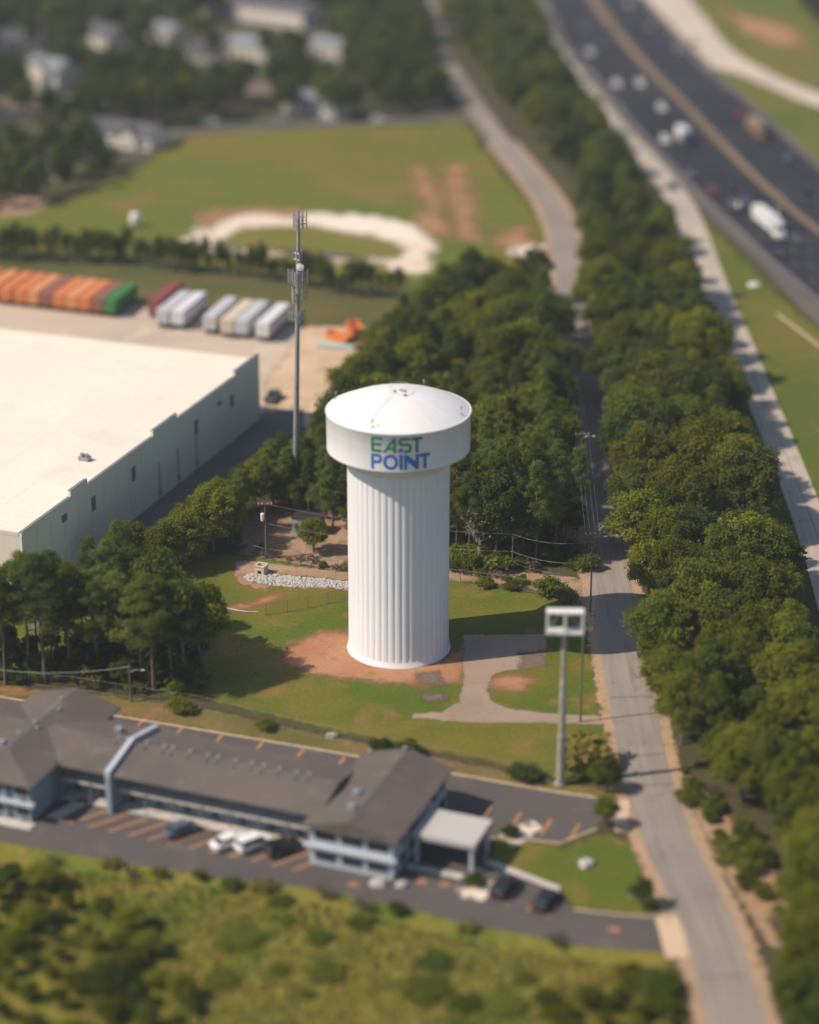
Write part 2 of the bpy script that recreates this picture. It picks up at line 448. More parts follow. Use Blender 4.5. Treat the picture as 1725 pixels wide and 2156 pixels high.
patch('wood_edge_clay', GP([(1150, 1020), (1225, 1020), (1236, 1160), (1160, 1120)]), 'clay', .012, 1, .7)
patch('clay_ring', GP([(588, 1385), (620, 1352), (670, 1335), (735, 1326), (760, 1350), (840, 1390), (930, 1388), (980, 1362), (985, 1400), (970, 1432), (900, 1444), (840, 1438), (760, 1434), (670, 1420), (610, 1405)]), 'clay', .013, 1.6, .4)
patch('clay_patch', GP([(1030, 1432), (1060, 1418), (1105, 1420), (1122, 1435), (1100, 1450), (1062, 1456), (1035, 1448)]), 'clay', .013, .6, .3)
patch('clay_path', GP([(450, 1283), (520, 1272), (575, 1250), (590, 1252), (545, 1275), (480, 1290)]), 'clay', .013, .6, .3)
patch('worn_earth', GP([(500, 1180), (600, 1190), (735, 1205), (735, 1225), (640, 1212), (590, 1218), (560, 1245), (500, 1225), (490, 1200)]), 'dust', .0125, .9, .4)
patch('water_pad', GP([(975, 1337), (1150, 1335), (1148, 1403), (1060, 1412), (1035, 1425), (1025, 1455), (1040, 1480), (1075, 1493), (1160, 1503), (1285, 1508), (1285, 1528), (1150, 1522), (1000, 1522), (870, 1512), (868, 1503), (930, 1500), (968, 1478), (975, 1440)]), 'concrete', .019, .25, .3)
patch('dark_patch', GP([(878, 1418), (925, 1415), (935, 1440), (885, 1444)]), 'darkpatch', .023, .9, .3)  # darker brown patches with ragged edges, laid near the tower foot and pad
patch('dark_patch', GP([(885, 1462), (935, 1460), (940, 1474), (900, 1478)]), 'darkpatch', .023, .9, .3)
patch('dark_patch', GP([(1095, 1376), (1148, 1372), (1146, 1402), (1096, 1406)]), 'darkpatch', .024, .5, .3)
patch('sand_ground', GP([(395, 500), (430, 470), (500, 447), (600, 443), (760, 452), (890, 475), (915, 505), (900, 570), (840, 580), (740, 556), (640, 560), (520, 540), (420, 530)]), 'sand', .011, 4, 1.6)
patch('sand_ground_grass', GP([(455, 510), (520, 480), (650, 476), (770, 494), (850, 522), (830, 546), (700, 546), (640, 538), (560, 530), (480, 526)]), 'tuft', .0157, 3, 1.6)
patch('sand_ground_grass', GP([(400, 520), (470, 532), (560, 540), (620, 534), (700, 548), (800, 556), (850, 585), (840, 605), (640, 590), (400, 560)]), 'tuft', .0157, 3, 1.6)
pass
M['claystreak'] = ground_mat('clay wheel tracks', (.42, .22, .12), (.34, .19, .085), (.24, .16, .06), .05, .09, 1.0, 9, 15, c3at=.54, edge_scale=.1)
for k_, pl_ in enumerate(([(868, 352), (892, 346), (915, 400), (935, 460), (945, 500), (905, 480), (888, 430)], [(940, 348), (968, 350), (990, 430), (1008, 505), (966, 505), (952, 430)], [(875, 450), (925, 455), (945, 498), (905, 492)])):
    patch('field_clay', GP(pl_), 'claystreak', .0115 + .0001 * k_, 3, 1.4)
patch('field_clay', GP([(420, 450), (520, 436), (640, 440), (640, 450), (520, 450), (430, 478)]), 'clayfar', .0155, 3, 1.6)
patch('field_clay', GP([(1060, 480), (1110, 480), (1130, 520), (1085, 530), (1050, 510)]), 'clayfar', .0117, 3, 1.6)
patch('field_clay', GP([(1085, 520), (1155, 514), (1160, 535), (1090, 545)]), 'sand', .0158, 2, 1.2)
patch('highway_verge', GP([(1470, 440), (1500, 480), (1640, 620), (1800, 760), (1800, 1500), (1725, 1290), (1600, 905), (1535, 730), (1480, 560)]), 'verge', .006, 2, 2)
patch('ramp_verge', GP([(1390, -30), (1900, -60), (1900, 520), (1725, 360), (1600, 240), (1500, 150)]), 'verge', .006, 2, 4)
patch('dirt_bank', GP([(1415, 1590), (1460, 1640), (1520, 1700), (1600, 1800), (1680, 1900), (1690, 2000), (1620, 1990), (1560, 1900), (1490, 1770), (1440, 1690)]), 'dust', .012, 1.2, .6)
patch('verge_clay', GP([(1590, 40), (1680, 60), (1700, 100), (1640, 95), (1560, 70), (1520, 20)]), 'clayfar', .0115, 4, 3)
patch('house_yards', GP([(-400, 470), (330, 330), (400, 280), (960, 240), (900, 100), (860, -30), (-400, -30)]), 'yards', .0055, 4, 5)

# ------------------------------------------------------------------ roads
def edges(rows, n=5):
    a = spline([G(l, y) for y, l, r in rows], n); b = spline([G(r, y) for y, l, r in rows], n)
    return a, b
# the two-lane road past the tower: centre line, even width
rows = [(-60, 845, 900), (0, 872, 922), (130, 915, 968), (230, 972, 1036), (300, 1022, 1092), (400, 1102, 1178), (470, 1147, 1210), (520, 1163, 1218), (600, 1178, 1228), (700, 1190, 1246), (800, 1200, 1258), (950, 1214, 1278), (1100, 1232, 1300), (1200, 1246, 1318), (1280, 1256, 1334), (1380, 1268, 1360), (1500, 1287, 1384), (1623, 1308, 1410), (1764, 1350, 1460), (1872, 1400, 1511), (1980, 1444, 1560), (2088, 1478, 1590), (2200, 1500, 1620), (2400, 1530, 1660)]
ctr = spline([(lambda a, b: ((a[0] + b[0]) / 2, (a[1] + b[1]) / 2))(G(l, y), G(r, y)) for y, l, r in rows], 5)
def offset(line, d):
    out = []
    for i, p in enumerate(line):
        a = line[max(i - 1, 0)]; b = line[min(i + 1, len(line) - 1)]
        t = Vector((b[0] - a[0], b[1] - a[1])).normalized()
        out.append((p[0] + t.y * d, p[1] - t.x * d))
    return out
W_A = 3.15
roadL, roadR = offset(ctr, W_A), offset(ctr, -W_A)
def uv_strip(name, L_, R_, z, mat):
    ml = MB(); k = 8
    rowsx = [[(a[0] + (b[0] - a[0]) * i / k, a[1] + (b[1] - a[1]) * i / k, z) for i in range(k + 1)] for a, b in zip(L_, R_)]
    ml.add([p for r in rowsx for p in r], [(j * (k + 1) + i, j * (k + 1) + i + 1, (j + 1) * (k + 1) + i + 1, (j + 1) * (k + 1) + i) for j in range(len(L_) - 1) for i in range(k)])
    o = ml.build(name, mat); me = o.data; uv = me.uv_layers.new(name='lanes')
    d = np.r_[0, np.cumsum([math.hypot(b[0] - a[0], b[1] - a[1]) for a, b in zip(L_, L_[1:])])]
    for lp in me.loops:
        vi = lp.vertex_index; uv.data[lp.index].uv = ((vi % (k + 1)) / k, d[vi // (k + 1)])
    return tag(o, kind='structure')
def worn(mat, amount=.22, cracks=True):
    nt = M[mat].node_tree; b = nt.nodes['Principled BSDF']; src = b.inputs['Base Color'].links[0].from_socket
    uvn = nt.nodes.new('ShaderNodeUVMap'); uvn.uv_map = 'lanes'
    mp = nt.nodes.new('ShaderNodeMapping'); mp.inputs['Scale'].default_value = (9, .035, 1); nt.links.new(uvn.outputs[0], mp.inputs[0])
    st = maprange(nt, noise(nt, 1.0, 4, mp.outputs[0], .6), .3, .7, 1 - amount, 1 + amount)
    mp2 = nt.nodes.new('ShaderNodeMapping'); mp2.inputs['Scale'].default_value = (2.2, .12, 1); nt.links.new(uvn.outputs[0], mp2.inputs[0])
    st2 = maprange(nt, noise(nt, 1.0, 5, mp2.outputs[0], .7), .58, .66, 1, .82)
    g_ = nt.nodes.new('ShaderNodeCombineColor'); m_ = math_(nt, 'MULTIPLY', st, st2)
    for i in range(3): nt.links.new(m_, g_.inputs[i])
    nt.links.new(mixc(nt, 1.0, src, g_.outputs[0], 'MULTIPLY'), b.inputs['Base Color'])
worn('road', .13); worn('frontage', .1); worn('highway', .18)
road = uv_strip('road', roadL, roadR, .034, 'road')
for sgn, nm in ((1, 'road_shoulder'), (-1, 'road_shoulder')):
    poly = offset(ctr, sgn * (W_A - .4)) + offset(ctr, sgn * (W_A + 1.5))[::-1]
    patch(nm, [p for p in poly if p[1] > 180 and p[1] < 620], 'shoulder', .028 + .0003 * sgn, .7, .6)
for k, y in enumerate((1470, 1592, 1655, 2058)):
    a, b = G(np.interp(y, [r[0] for r in rows], [r[1] for r in rows]) + 4, y), G(np.interp(y, [r[0] for r in rows], [r[2] for r in rows]) - 4, y - 4)
    mb = MB(); n = 8; pts = [(a[0] + (b[0] - a[0]) * i / n, a[1] + (b[1] - a[1]) * i / n + .12 * math.sin(i * 2.3 + k), .038) for i in range(n + 1)]
    mb.strip([(p[0], p[1] + .09) for p in pts], [(p[0], p[1] - .09) for p in pts], .039)
    mb.build('tar_seam', 'tar', road)
# cross street by the houses
cs = spline([G(-80, 330), G(150, 300), G(400, 276), G(700, 262), G(860, 254), G(975, 248), G(1010, 250)], 6)
mb = MB(); mb.strip(offset(cs, 3.6), offset(cs, -3.6), .03); tag(mb.build('street', 'hshoulder'), kind='structure')
# frontage road beside the highway
rowsB = [(60, 1148, 1158), (165, 1218, 1236), (270, 1288, 1322), (330, 1336, 1382), (400, 1390, 1442), (450, 1412, 1474), (520, 1440, 1502), (600, 1472, 1533), (700, 1512, 1577), (800, 1556, 1618), (900, 1596, 1661), (1000, 1635, 1702), (1120, 1678, 1752), (1290, 1725, 1815), (1500, 1775, 1880), (1800, 1840, 1960)]
bl, brr = edges(rowsB)
frontage = uv_strip('frontage_road', bl, brr, .032, 'frontage')
mb = MB()
mid = [((a[0] * .45 + b[0] * .55), (a[1] * .45 + b[1] * .55)) for a, b in zip(bl, brr)]
mb.strip(offset(mid[38:66], .06), offset(mid[38:66], -.06), .037); mb.build('tar_seam', 'tar', frontage)
# highway
hw_left = [(-60, 1085), (0, 1135), (120 * .69, 1694 * .69), (209 * .69, 1772 * .69), (386 * .69, 1913 * .69), (527 * .69, 2049 * .69), (647 * .69, 2153 * .69), (793 * .69, 2310 * .69), (923 * .69, 2430 * .69), (991 * .69, 2500 * .69), (830, 1890)]
hw_lane = [(-60, 1100), (0, 1150), (83, 1188), (144, 1240), (266, 1340), (364, 1432), (430, 1500), (535, 1612), (600, 1688), (640, 1735), (780, 1905)]
hw_med0 = [(-60, 1211), (0, 1241), (94 * .69, 1869 * .69), (209 * .69, 1969 * .69), (313 * .69, 2075 * .69), (449 * .69, 2205 * .69), (553 * .69, 2311 * .69), (699 * .69, 2484 * .69), (610, 1891)]
hw_med1 = [(-60, 1230), (0, 1265), (94 * .69, 1898 * .69), (209 * .69, 1998 * .69), (313 * .69, 2102 * .69), (449 * .69, 2232 * .69), (553 * .69, 2336 * .69), (699 * .69, 2505 * .69), (610, 1907)]
hw_right = [(-60, 1320), (0, 1364), (193 * .69, 2148 * .69), (271 * .69, 2252 * .69), (386 * .69, 2383 * .69), (490 * .69, 2500 * .69), (470, 1890)]
def line_at(L, y): return np.interp(y, [q[0] for q in L], [q[1] for q in L])
def world_line(L, n=40): return spline([G(q[1], q[0]) for q in L], 6)
def resample(line, n):
    p = np.array(line); d = np.r_[0, np.cumsum(np.hypot(*np.diff(p, axis=0).T))]; t = np.linspace(0, d[-1], n)
    return list(zip(np.interp(t, d, p[:, 0]), np.interp(t, d, p[:, 1])))
NL = 90
hl, hln, hm0, hm1, hr = [resample(world_line(q), NL) for q in (hw_left, hw_lane, hw_med0, hw_med1, hw_right)]
highway = uv_strip('highway', hl, hr, .014, 'highway')
mb = MB(); mb.strip(hl, hln, .019); mb.build('shoulder', 'hshoulder', highway)
lerp = lambda A, B, t: [(a[0] + (b[0] - a[0]) * t, a[1] + (b[1] - a[1]) * t) for a, b in zip(A, B)]
mb = MB(); mb.strip(lerp(hm1, hr, .86), hr, .019); mb.build('shoulder', 'hshoulder', highway)
# median: two low concrete walls with a dusty strip between
mb = MB(); mb.strip(hm0, hm1, .022); mb.build('median_strip', 'median', highway)
for t in (.38,):
    L0 = lerp(hm0, hm1, t); a, b = offset(L0, .3), offset(L0, -.3); c, d = offset(L0, .12), offset(L0, -.12)
    mb = MB(); n = len(L0); V = []
    for i in range(n): V += [(*a[i], .02), (*b[i], .02), (*c[i], 1.0), (*d[i], 1.0)]
    Fc = []
    for i in range(n - 1):
        o = 4 * i; Fc += [(o, o + 4, o + 6, o + 2), (o + 1, o + 3, o + 7, o + 5), (o + 2, o + 6, o + 7, o + 3)]
    mb.add(V, Fc)
    tag(mb.build('median_barrier', 'median'), 'long low concrete barrier running down the middle of the highway', 'barrier')
# lane dashes, each its own piece
def dash_line(A, B, t, wide, y0, y1, gap, dash, mat, name):
    L0 = lerp(A, B, t); p = np.array(L0); d = np.r_[0, np.cumsum(np.hypot(*np.diff(p, axis=0).T))]
    s = 3.0
    while s + dash < d[-1]:
        e = [(np.interp(q, d, p[:, 0]), np.interp(q, d, p[:, 1])) for q in (s, s + dash)]
        if y0 < e[0][1] < y1:
            ang = math.atan2(e[1][1] - e[0][1], e[1][0] - e[0][0])
            me = bpy.data.meshes.get('dash_' + name)
            if me is None:
                q = MB(); q.add([(-dash / 2, -wide / 2, 0), (dash / 2, -wide / 2, 0), (dash / 2, wide / 2, 0), (-dash / 2, wide / 2, 0)], [(0, 1, 2, 3)]); me = q.mesh('dash_' + name, mat)
            obj('lane_dash', me, highway, ((e[0][0] + e[1][0]) / 2, (e[0][1] + e[1][1]) / 2, .024), ang)
        s += gap
for t in (.2, .4, .6, .8): dash_line(hln, hm0, t, .15, 380, 520, 12.2, 3.0, 'lineW', 'w')
for t in (.2, .4, .62): dash_line(hm1, hr, t, .15, 420, 560, 12.2, 3.0, 'lineW', 'w')
for A_, t, mt in ((hln, .012, 'lineW'),):
    L0 = lerp(hln, hm0, t); q = MB(); q.strip(offset(L0, .1), offset(L0, -.1), .024); q.build('edge_line', mt, highway)
L0 = lerp(hln, hm0, .985); q = MB(); q.strip(offset(L0, .1), offset(L0, -.1), .024); q.build('edge_line', 'lineY', highway)
# exit ramp, upper right
rl = spline([G(x * .69, y * .69) for x, y in ((1940, -40), (1976, 0), (2080, 110), (2160, 190), (2200, 212), (2260, 228), (2340, 262), (2420, 298), (2500, 326), (2700, 390))], 5)
rr = spline([G(x * .69, y * .69) for x, y in ((2076, -40), (2108, 0), (2165, 70), (2205, 120), (2228, 145), (2262, 172), (2340, 215), (2420, 252), (2500, 282), (2700, 345))], 5)
mb = MB(); mb.strip(rl, rr, .027); tag(mb.build('ramp_road', 'ramp'), kind='structure')

# ================================================================== WATER TOWER
TX, TY = G(840, 1361)
tower = thing('water_tower', 'white fluted water tower with EAST POINT lettered on its wide tank', 'water tower', (TX, TY, 0))
NF, per = 46, 12
def flute_ring(r, z, depth):
    out = []
    for k in range(NF * per):
        a = 2 * PI * k / (NF * per); ph = (k % per) / per
        # broad outward flutes with tight creases between
        w = abs(math.sin(PI * ph)) ** .6
        rr = r - depth * (1 - w)
        out.append((rr * math.cos(a), rr * math.sin(a), z))
    return out
mb = MB(); V = []; Fc = []
lev = [(7.3, .8, .0), (7.22, 1.4, .13), (7.18, 12, .13), (7.18, 27.9, .13), (7.22, 28.4, .06), (7.22, 29.6, 0)]
for r, z, d in lev: V += flute_ring(r, z, d)
n = NF * per
for i in range(len(lev) - 1):
    for k in range(n):
        a, b = i * n + k, i * n + (k + 1) % n; Fc.append((a, b, b + n, a + n))
mb.add(V, Fc)
mb.build('column', 'white', tower, True)
mb = MB(); mb.lathe([(7.42, 0), (7.42, .12), (7.34, .16), (7.33, .8), (7.2, .95)], 96); mb.build('base_ring', 'white', tower, True)
mb = MB(); mb.lathe([(7.5, -.2), (7.5, .05)], 64); mb.build('footing', 'walk', tower)
TB, TT, TR = 30.84, 36.25, 9.98
mb = MB(); mb.lathe([(7.15, 28.9), (7.32, 28.9), (7.4, 29.15), (8.0, 29.7), (8.9, 30.3), (9.8, 30.74)], 128, cap=False)
mb.build('tank_underside', 'white', tower, True)
mb = MB(); mb.lathe([(9.7, TB - .12), (TR, TB), (TR, TB + .02), (TR, TT - .02), (TR + .02, TT)], 160, cap=False); mb.build('tank_wall', 'white', tower, True)
mb = MB(); mb.lathe([(TR - .1, TT - .06), (TR + .13, TT - .05), (TR + .13, TT + .09), (TR - .15, TT + .1)], 160, cap=False); mb.build('rim', 'white', tower)
DH = 2.62; DR = (TR * TR + DH * DH) / (2 * DH)
prof = []
for i in range(25):
    r = TR * (1 - i / 24) + .001
    prof.append((r, TT + .05 + math.sqrt(DR * DR - r * r) - (DR - DH)))
mb = MB(); mb.lathe(prof, 128, cap=False); dome = mb.build('dome', 'dome', tower, True)
dz = lambda r: TT + .05 + math.sqrt(DR * DR - r * r) - (DR - DH)
for k in range(16):                                          # weld seams of the dome plates
    a = 2 * PI * (k + .3) / 16; q = MB()
    q.tube([(r * math.cos(a), r * math.sin(a), dz(r) + .005) for r in np.linspace(2.2, 9.9, 10)], .012, 4); q.build('seam', 'dome', dome)
q = MB(); q.tube([(2.2 * math.cos(t), 2.2 * math.sin(t), dz(2.2) + .005) for t in np.linspace(0, 2 * PI, 40)], .022, 4); q.build('seam', 'dome', dome)
for hx, hy, mt in ((-.5, -.2, 'rust'), (.85, .0, 'rust'), (.9, -1.6, 'steel')):
    q = MB(); z0 = dz(math.hypot(hx, hy)); q.lathe([(.2, z0 - .05), (.2, z0 + .12), (.26, z0 + .14), (.26, z0 + .2), (.05, z0 + .24)], 14, hx, hy); q.build('roof_hatch', mt, dome)
q = MB(); z0 = dz(.3); q.lathe([(.2, z0 - .1), (.2, z0 + .25), (.34, z0 + .28), (.34, z0 + .36), (.1, z0 + .46)], 16, .2, .35); q.build('vent', 'dome', dome)
rail = MB()
for k in range(8):
    a = 2 * PI * k / 8; rail.tube([(1.5 * math.cos(a), 1.5 * math.sin(a), dz(1.5)), (1.5 * math.cos(a), 1.5 * math.sin(a), dz(1.5) + .95)], .022, 5)
for h in (.5, .95): rail.tube([(1.5 * math.cos(t), 1.5 * math.sin(t), dz(1.5) + h) for t in np.linspace(0, 2 * PI, 25)], .02, 5)
rail.build('guard_rail', 'signwhite', dome)
for ang, r in ((-112, 9.1), (-20, 9.2), (68, 9.5), (160, 9.3)):          # small aerials near the rim
    a = R(ang); x, y = r * math.cos(a), r * math.sin(a); q = MB()
    q.tube([(x, y, dz(r) - .05), (x, y, dz(r) + .9)], .035, 6); q.box(x, y, dz(r) + .95, .16, .16, .34, a); q.box(x, y, dz(r) + .05, .3, .3, .1, a); q.build('aerial', 'steel', dome)
q = MB()                                                    # ladder and cable up the dome
a = R(-117)
for da in (-.02, .02): q.tube([(r * math.cos(a + da * 9 / r), r * math.sin(a + da * 9 / r), dz(r) + .07) for r in np.linspace(1.7, 9.6, 14)], .02, 4)
for r in np.arange(2, 9.6, .4): q.tube([(r * math.cos(a - .18 / r), r * math.sin(a - .18 / r), dz(r) + .07), (r * math.cos(a + .18 / r), r * math.sin(a + .18 / r), dz(r) + .07)], .015, 4)
q.build('roof_ladder', 'signwhite', dome)
for z in (32.6, 34.4):
    q = MB(); q.lathe([(TR + .002, z - .02), (TR + .008, z), (TR + .002, z + .02)], 160, cap=False); q.build('seam', 'white', tower)
# a door and overflow pipe at the foot
q = MB(); q.span(-.55, .55, -7.42, -7.2, .3, 2.5); dd = q.build('door', 'polegrey', tower, rz=R(118))
q = MB(); q.box(.4, -7.45, 1.35, .06, .06, .18); q.build('handle', 'steel', dd)

# letters: flat outlines in degrees round the tank and metres up, wrapped on the wall
def letter(polys, mat, nm):
    """polys: list of quads ((a,z)x4); each is bent round the tank with a small thickness"""
    V, Fc = [], []
    RR = TR + .015
    for quad in polys:
        p = [np.array(c) for c in quad]
        nu = max(1, int(max(abs(p[1][0] - p[0][0]), abs(p[2][0] - p[3][0])) / 1.2 + .99)); nv = max(1, int(max(abs(p[3][0] - p[0][0]), abs(p[2][0] - p[1][0])) / 1.2 + .99)); o = len(V)
        for j in range(nv + 1):
            for i in range(nu + 1):
                u, v = i / nu, j / nv
                c = (p[0] * (1 - u) + p[1] * u) * (1 - v) + (p[3] * (1 - u) + p[2] * u) * v
                V.append((RR * math.sin(R(c[0])), -RR * math.cos(R(c[0])), c[1]))
        for j in range(nv):
            for i in range(nu):
                k = o + j * (nu + 1) + i; Fc.append((k, k + 1, k + nu + 2, k + nu + 1))
    q = MB(); q.add(V, Fc); q.build(nm, mat, tower)
def rect(a0, a1, z0, z1): return ((a0, z0), (a1, z0), (a1, z1), (a0, z1))
def arc(ca, cz, ra, rz_, wa, wz, t0, t1, n=14):
    out = []
    for i in range(n):
        p, q = R(t0 + (t1 - t0) * i / n), R(t0 + (t1 - t0) * (i + 1) / n)
        out.append(((ca + (ra - wa) * math.cos(p), cz + (rz_ - wz) * math.sin(p)), (ca + ra * math.cos(p), cz + rz_ * math.sin(p)), (ca + ra * math.cos(q), cz + rz_ * math.sin(q)), (ca + (ra - wa) * math.cos(q), cz + (rz_ - wz) * math.sin(q))))
    return out
E0, E1 = 33.62, 35.8
letter([rect(-21.3, -19.0, E0, E1), rect(-19.0, -11.9, E1 - .42, E1), rect(-19.0, -13.0, 34.5, 34.92), rect(-19.0, -12.9, E0, E0 + .42)], 'green', 'letter_e')
letter([rect(-3.7, -1.45, E0, E1 - .02), ((-12.0, E0), (-9.7, E0), (-3.7, 35.1), (-3.7, 35.75)), rect(-8.6, -3.7, 34.02, 34.4)], 'green', 'letter_a')
sa = 5.4
letter([rect(2.9, 9.4, E1 - .42, E1)] + arc(3.0, 35.18, 2.9, .62, 2.3, .42, 90, 270) + [((2.9, 34.56), (7.9, 34.56), (7.9, 34.98), (2.9, 34.98))] + arc(7.8, 34.3, 2.9, .68, 2.3, .42, 90, -90) + [rect(4.75, 7.8, E0, E0 + .42)], 'green', 'letter_s')
letter([rect(10.15, 19.1, E1 - .42, E1), rect(13.5, 16.0, E0, E1 - .42)], 'green', 'letter_t')
P0, P1 = 31.17, 33.37
letter([rect(-21.4, -18.9, P0, P1), rect(-18.9, -15.6, P1 - .42, P1), rect(-18.9, -15.6, 32.0, 32.42)] + arc(-15.7, 32.685, 3.4, .685, 2.4, .42, -90, 90), 'blue', 'letter_p')
letter(arc(-5.68, 32.27, 5.85, 1.12, 2.45, .46, 0, 360, 36), 'blue', 'letter_o')
letter([rect(.95, 3.75, P0, P1 - .02)] + [((2.05, 33.98), (2.05 + 1.85 * math.cos(R(t)), 33.98 + .34 * math.sin(R(t))), (2.05 + 1.85 * math.cos(R(t + 20)), 33.98 + .34 * math.sin(R(t + 20))), (2.05, 33.98)) for t in range(0, 360, 20)], 'blue', 'letter_i')
letter([rect(4.7, 7.2, P0, P1), rect(13.7, 16.25, P0, P1), ((7.2, 32.35), (13.7, 31.3), (13.7, 32.35), (7.2, 33.3))], 'blue', 'letter_n')
letter([rect(16.8, 25.8, P1 - .45, P1), rect(20.0, 22.6, P0, P1 - .45)], 'blue', 'letter_t')

# ================================================================== WAREHOUSE
WZ = 11.5
nr, fr = Vector(G(45, 1125, WZ)), Vector(G(545, 757, WZ))
wa = math.atan2(fr.y - nr.y, fr.x - nr.x); WL = (fr - nr).length; WW = 78.0
wh = thing('warehouse', 'huge warehouse with flat white roof and long grey side wall in shade', 'warehouse', (nr.x, nr.y, 0), wa)
# local: x along the long wall away from the viewer, y to the left
q = MB(); q.span(0, WL, -.001, .35, 0, WZ - .35); sidew = q.build('side_wall', 'whwall', wh)
q = MB(); q.span(-.001, .35, .352, WW, 0, WZ - .35); frontw = q.build('front_wall', 'whfront', wh)
q = MB(); q.span(WL - .35, WL + .001, .352, WW, 0, WZ - .35); q.build('back_wall', 'whwall', wh)
q = MB(); q.span(.352, WL - .352, WW - .35, WW, 0, WZ - .35); q.build('far_wall', 'whwall', wh)
q = MB(); q.span(.352, WL - .352, .352, WW - .352, WZ - .8, WZ - .3); roof = q.build('roof', 'membrane', wh)
def f_at(x, y):          # share of the long wall's length where a sighting meets the roof line
    p = Vector(G(x * .69, y * .69, WZ)); d = (fr - nr) / WL
    return (p - nr).dot(d)
steps = [(f_at(222, 1521), f_at(261, 1482), .95), (f_at(466, 1335), f_at(539, 1281), .95), (f_at(727, 1153), WL, .9)]
cuts = [0]
for a, b, h in steps: cuts += [a, b]
for i in range(0, len(cuts) - 1):
    a, b = cuts[i], cuts[i + 1]; hi = .28 if i % 2 == 0 else .28 + steps[i // 2][2]
    if b - a < .05: continue
    q = MB(); q.span(a + .004, b - .004, -.05, .4, WZ - .349, WZ + hi - .06); pp = q.build('parapet', 'whwall', wh)
    q = MB(); q.span(a - .01, b + .01, -.09, .45, WZ + hi - .06, WZ + hi); q.build('coping', 'steel', pp)
q = MB(); q.span(-.05, .4, .46, WW, WZ - .349, WZ + .2); q.build('parapet', 'whfront', wh)
q = MB(); q.span(WL - .4, WL + .05, .46, WW, WZ - .349, WZ + .2); q.build('parapet', 'whfront', wh)
for k in range(1, 20):                                      # wall panel joints
    x = WL * k / 20; q = MB(); q.span(x - .05, x + .05, -.05, -.001, .2, WZ - .36); q.build('panel_joint', 'whwall', sidew)
d = (fr - nr) / WL
def wall_hit(x, y):
    """where a sighting meets the long wall: distance along, height"""
    u, v = (x * .69 - CX) / F, (y * .69 - CY) / F
    ray = Vector((u, CP - v * SP, -SP - v * CP)); n_ = Vector((d.y, -d.x))
    t = (n_.x * nr.x + n_.y * nr.y) / (n_.x * ray.x + n_.y * ray.y)
    return (Vector((ray.x * t, ray.y * t)) - nr).dot(d), CAM_H + ray.z * t
for x, y, w, h in ((196, 1580, 1.6, 1.2), (285, 1536, 1.3, 2.4), (407, 1445, 1.3, 2.4), (598, 1302, 1.3, 2.4), (707, 1223, 1.3, 2.2), (669, 1231, 1.5, .8)):
    a, z = wall_hit(x, y); q = MB(); q.span(a - w / 2, a + w / 2, -.09, .02, z - h / 2, z + h / 2); lv = q.build('louvre_vent', 'polegrey', wh)
    q = MB()
    for zz in np.arange(z - h / 2 + .15, z + h / 2, .3): q.span(a - w / 2 + .08, a + w / 2 - .08, -.13, -.09, zz - .05, zz + .05)
    q.build('louvre_blades', 'darkmetal', lv)
for x, y in ((487, 1490), (544, 1450), (600, 1408)):
    a, z = wall_hit(x, y); q = MB(); q.tube([(a, -.12, .2), (a, -.12, 6.5)], .09, 6); q.box(a, -.15, 1.2, .5, .3, .9); q.build('downpipe', 'polegrey', wh)
for x, y in ((266, 1400), (252, 1398)):
    p = Vector(G(x * .69, y * .69, WZ)); l = Matrix.Rotation(-wa, 2) @ (p - nr)
    q = MB(); q.box(l.x, l.y, WZ + .05, 1.3, .9, .7); q.lathe([(.25, WZ + .4), (.25, WZ + .7), (.4, WZ + .72), (.4, WZ + .8)], 10, l.x, l.y); q.build('roof_unit', 'steel', wh)
for k in range(1, 9):                                       # membrane laps
    y = WW * k / 9; q = MB(); q.span(.4, WL - .4, y - .06, y + .06, WZ - .301, WZ - .288); q.build('roof_lap', 'membrane', roof)

# ================================================================== CELL TOWER
cx_, cy_ = G(622, 1065)
mono = thing('cell_tower', 'tall grey monopole cell tower with antenna arrays, left of the water tower', 'cell tower', (cx_, cy_, 0))
MH = 50.5; lean = .030
px_ = lambda z: lean * z
q = MB(); q.tube([(px_(z), 0, z) for z in (0, 12, 25, 38, 47, MH)], [.56, .48, .41, .34, .27, .17], 12); q.build('mast', 'polegrey', mono)
q = MB(); q.tube([(px_(6), -.62, 6), (px_(49), -.34, 49)], .08, 6); q.build('cable_run', 'steel', mono)
for zc, rad, ph, n_, tall in ((48.8, 1.15, .2, 9, 2.8), (43.0, .75, .9, 6, 1.8), (39.5, 1.6, .5, 12, 2.3), (36.5, 1.4, .1, 9, 2.1), (33.0, 1.25, .7, 9, 1.9)):
    arr = MB()
    for k in range(3):
        a0 = ph + 2 * PI * k / 3; a1 = ph + 2 * PI * (k + 1) / 3
        for dz_ in (-.5, .5): arr.tube([(px_(zc) + rad * math.cos(a0), rad * math.sin(a0), zc + dz_), (px_(zc) + rad * math.cos(a1), rad * math.sin(a1), zc + dz_)], .06, 5)
        arr.tube([(px_(zc), 0, zc), (px_(zc) + rad * math.cos(a0), rad * math.sin(a0), zc)], .07, 5)
    ar = arr.build('antenna_frame', 'steel', mono)
    for k in range(n_):
        t = k / n_ * 3; i = int(t); fr_ = t - i; a0 = ph + 2 * PI * i / 3; a1 = ph + 2 * PI * (i + 1) / 3
        x = rad * 1.12 * (math.cos(a0) * (1 - fr_) + math.cos(a1) * fr_); y = rad * 1.12 * (math.sin(a0) * (1 - fr_) + math.sin(a1) * fr_)
        s = MB(); s.box(px_(zc) + x, y, zc, .22, .14, tall, math.atan2(y, x) + PI / 2); s.build('antenna_panel', 'antenna', ar)
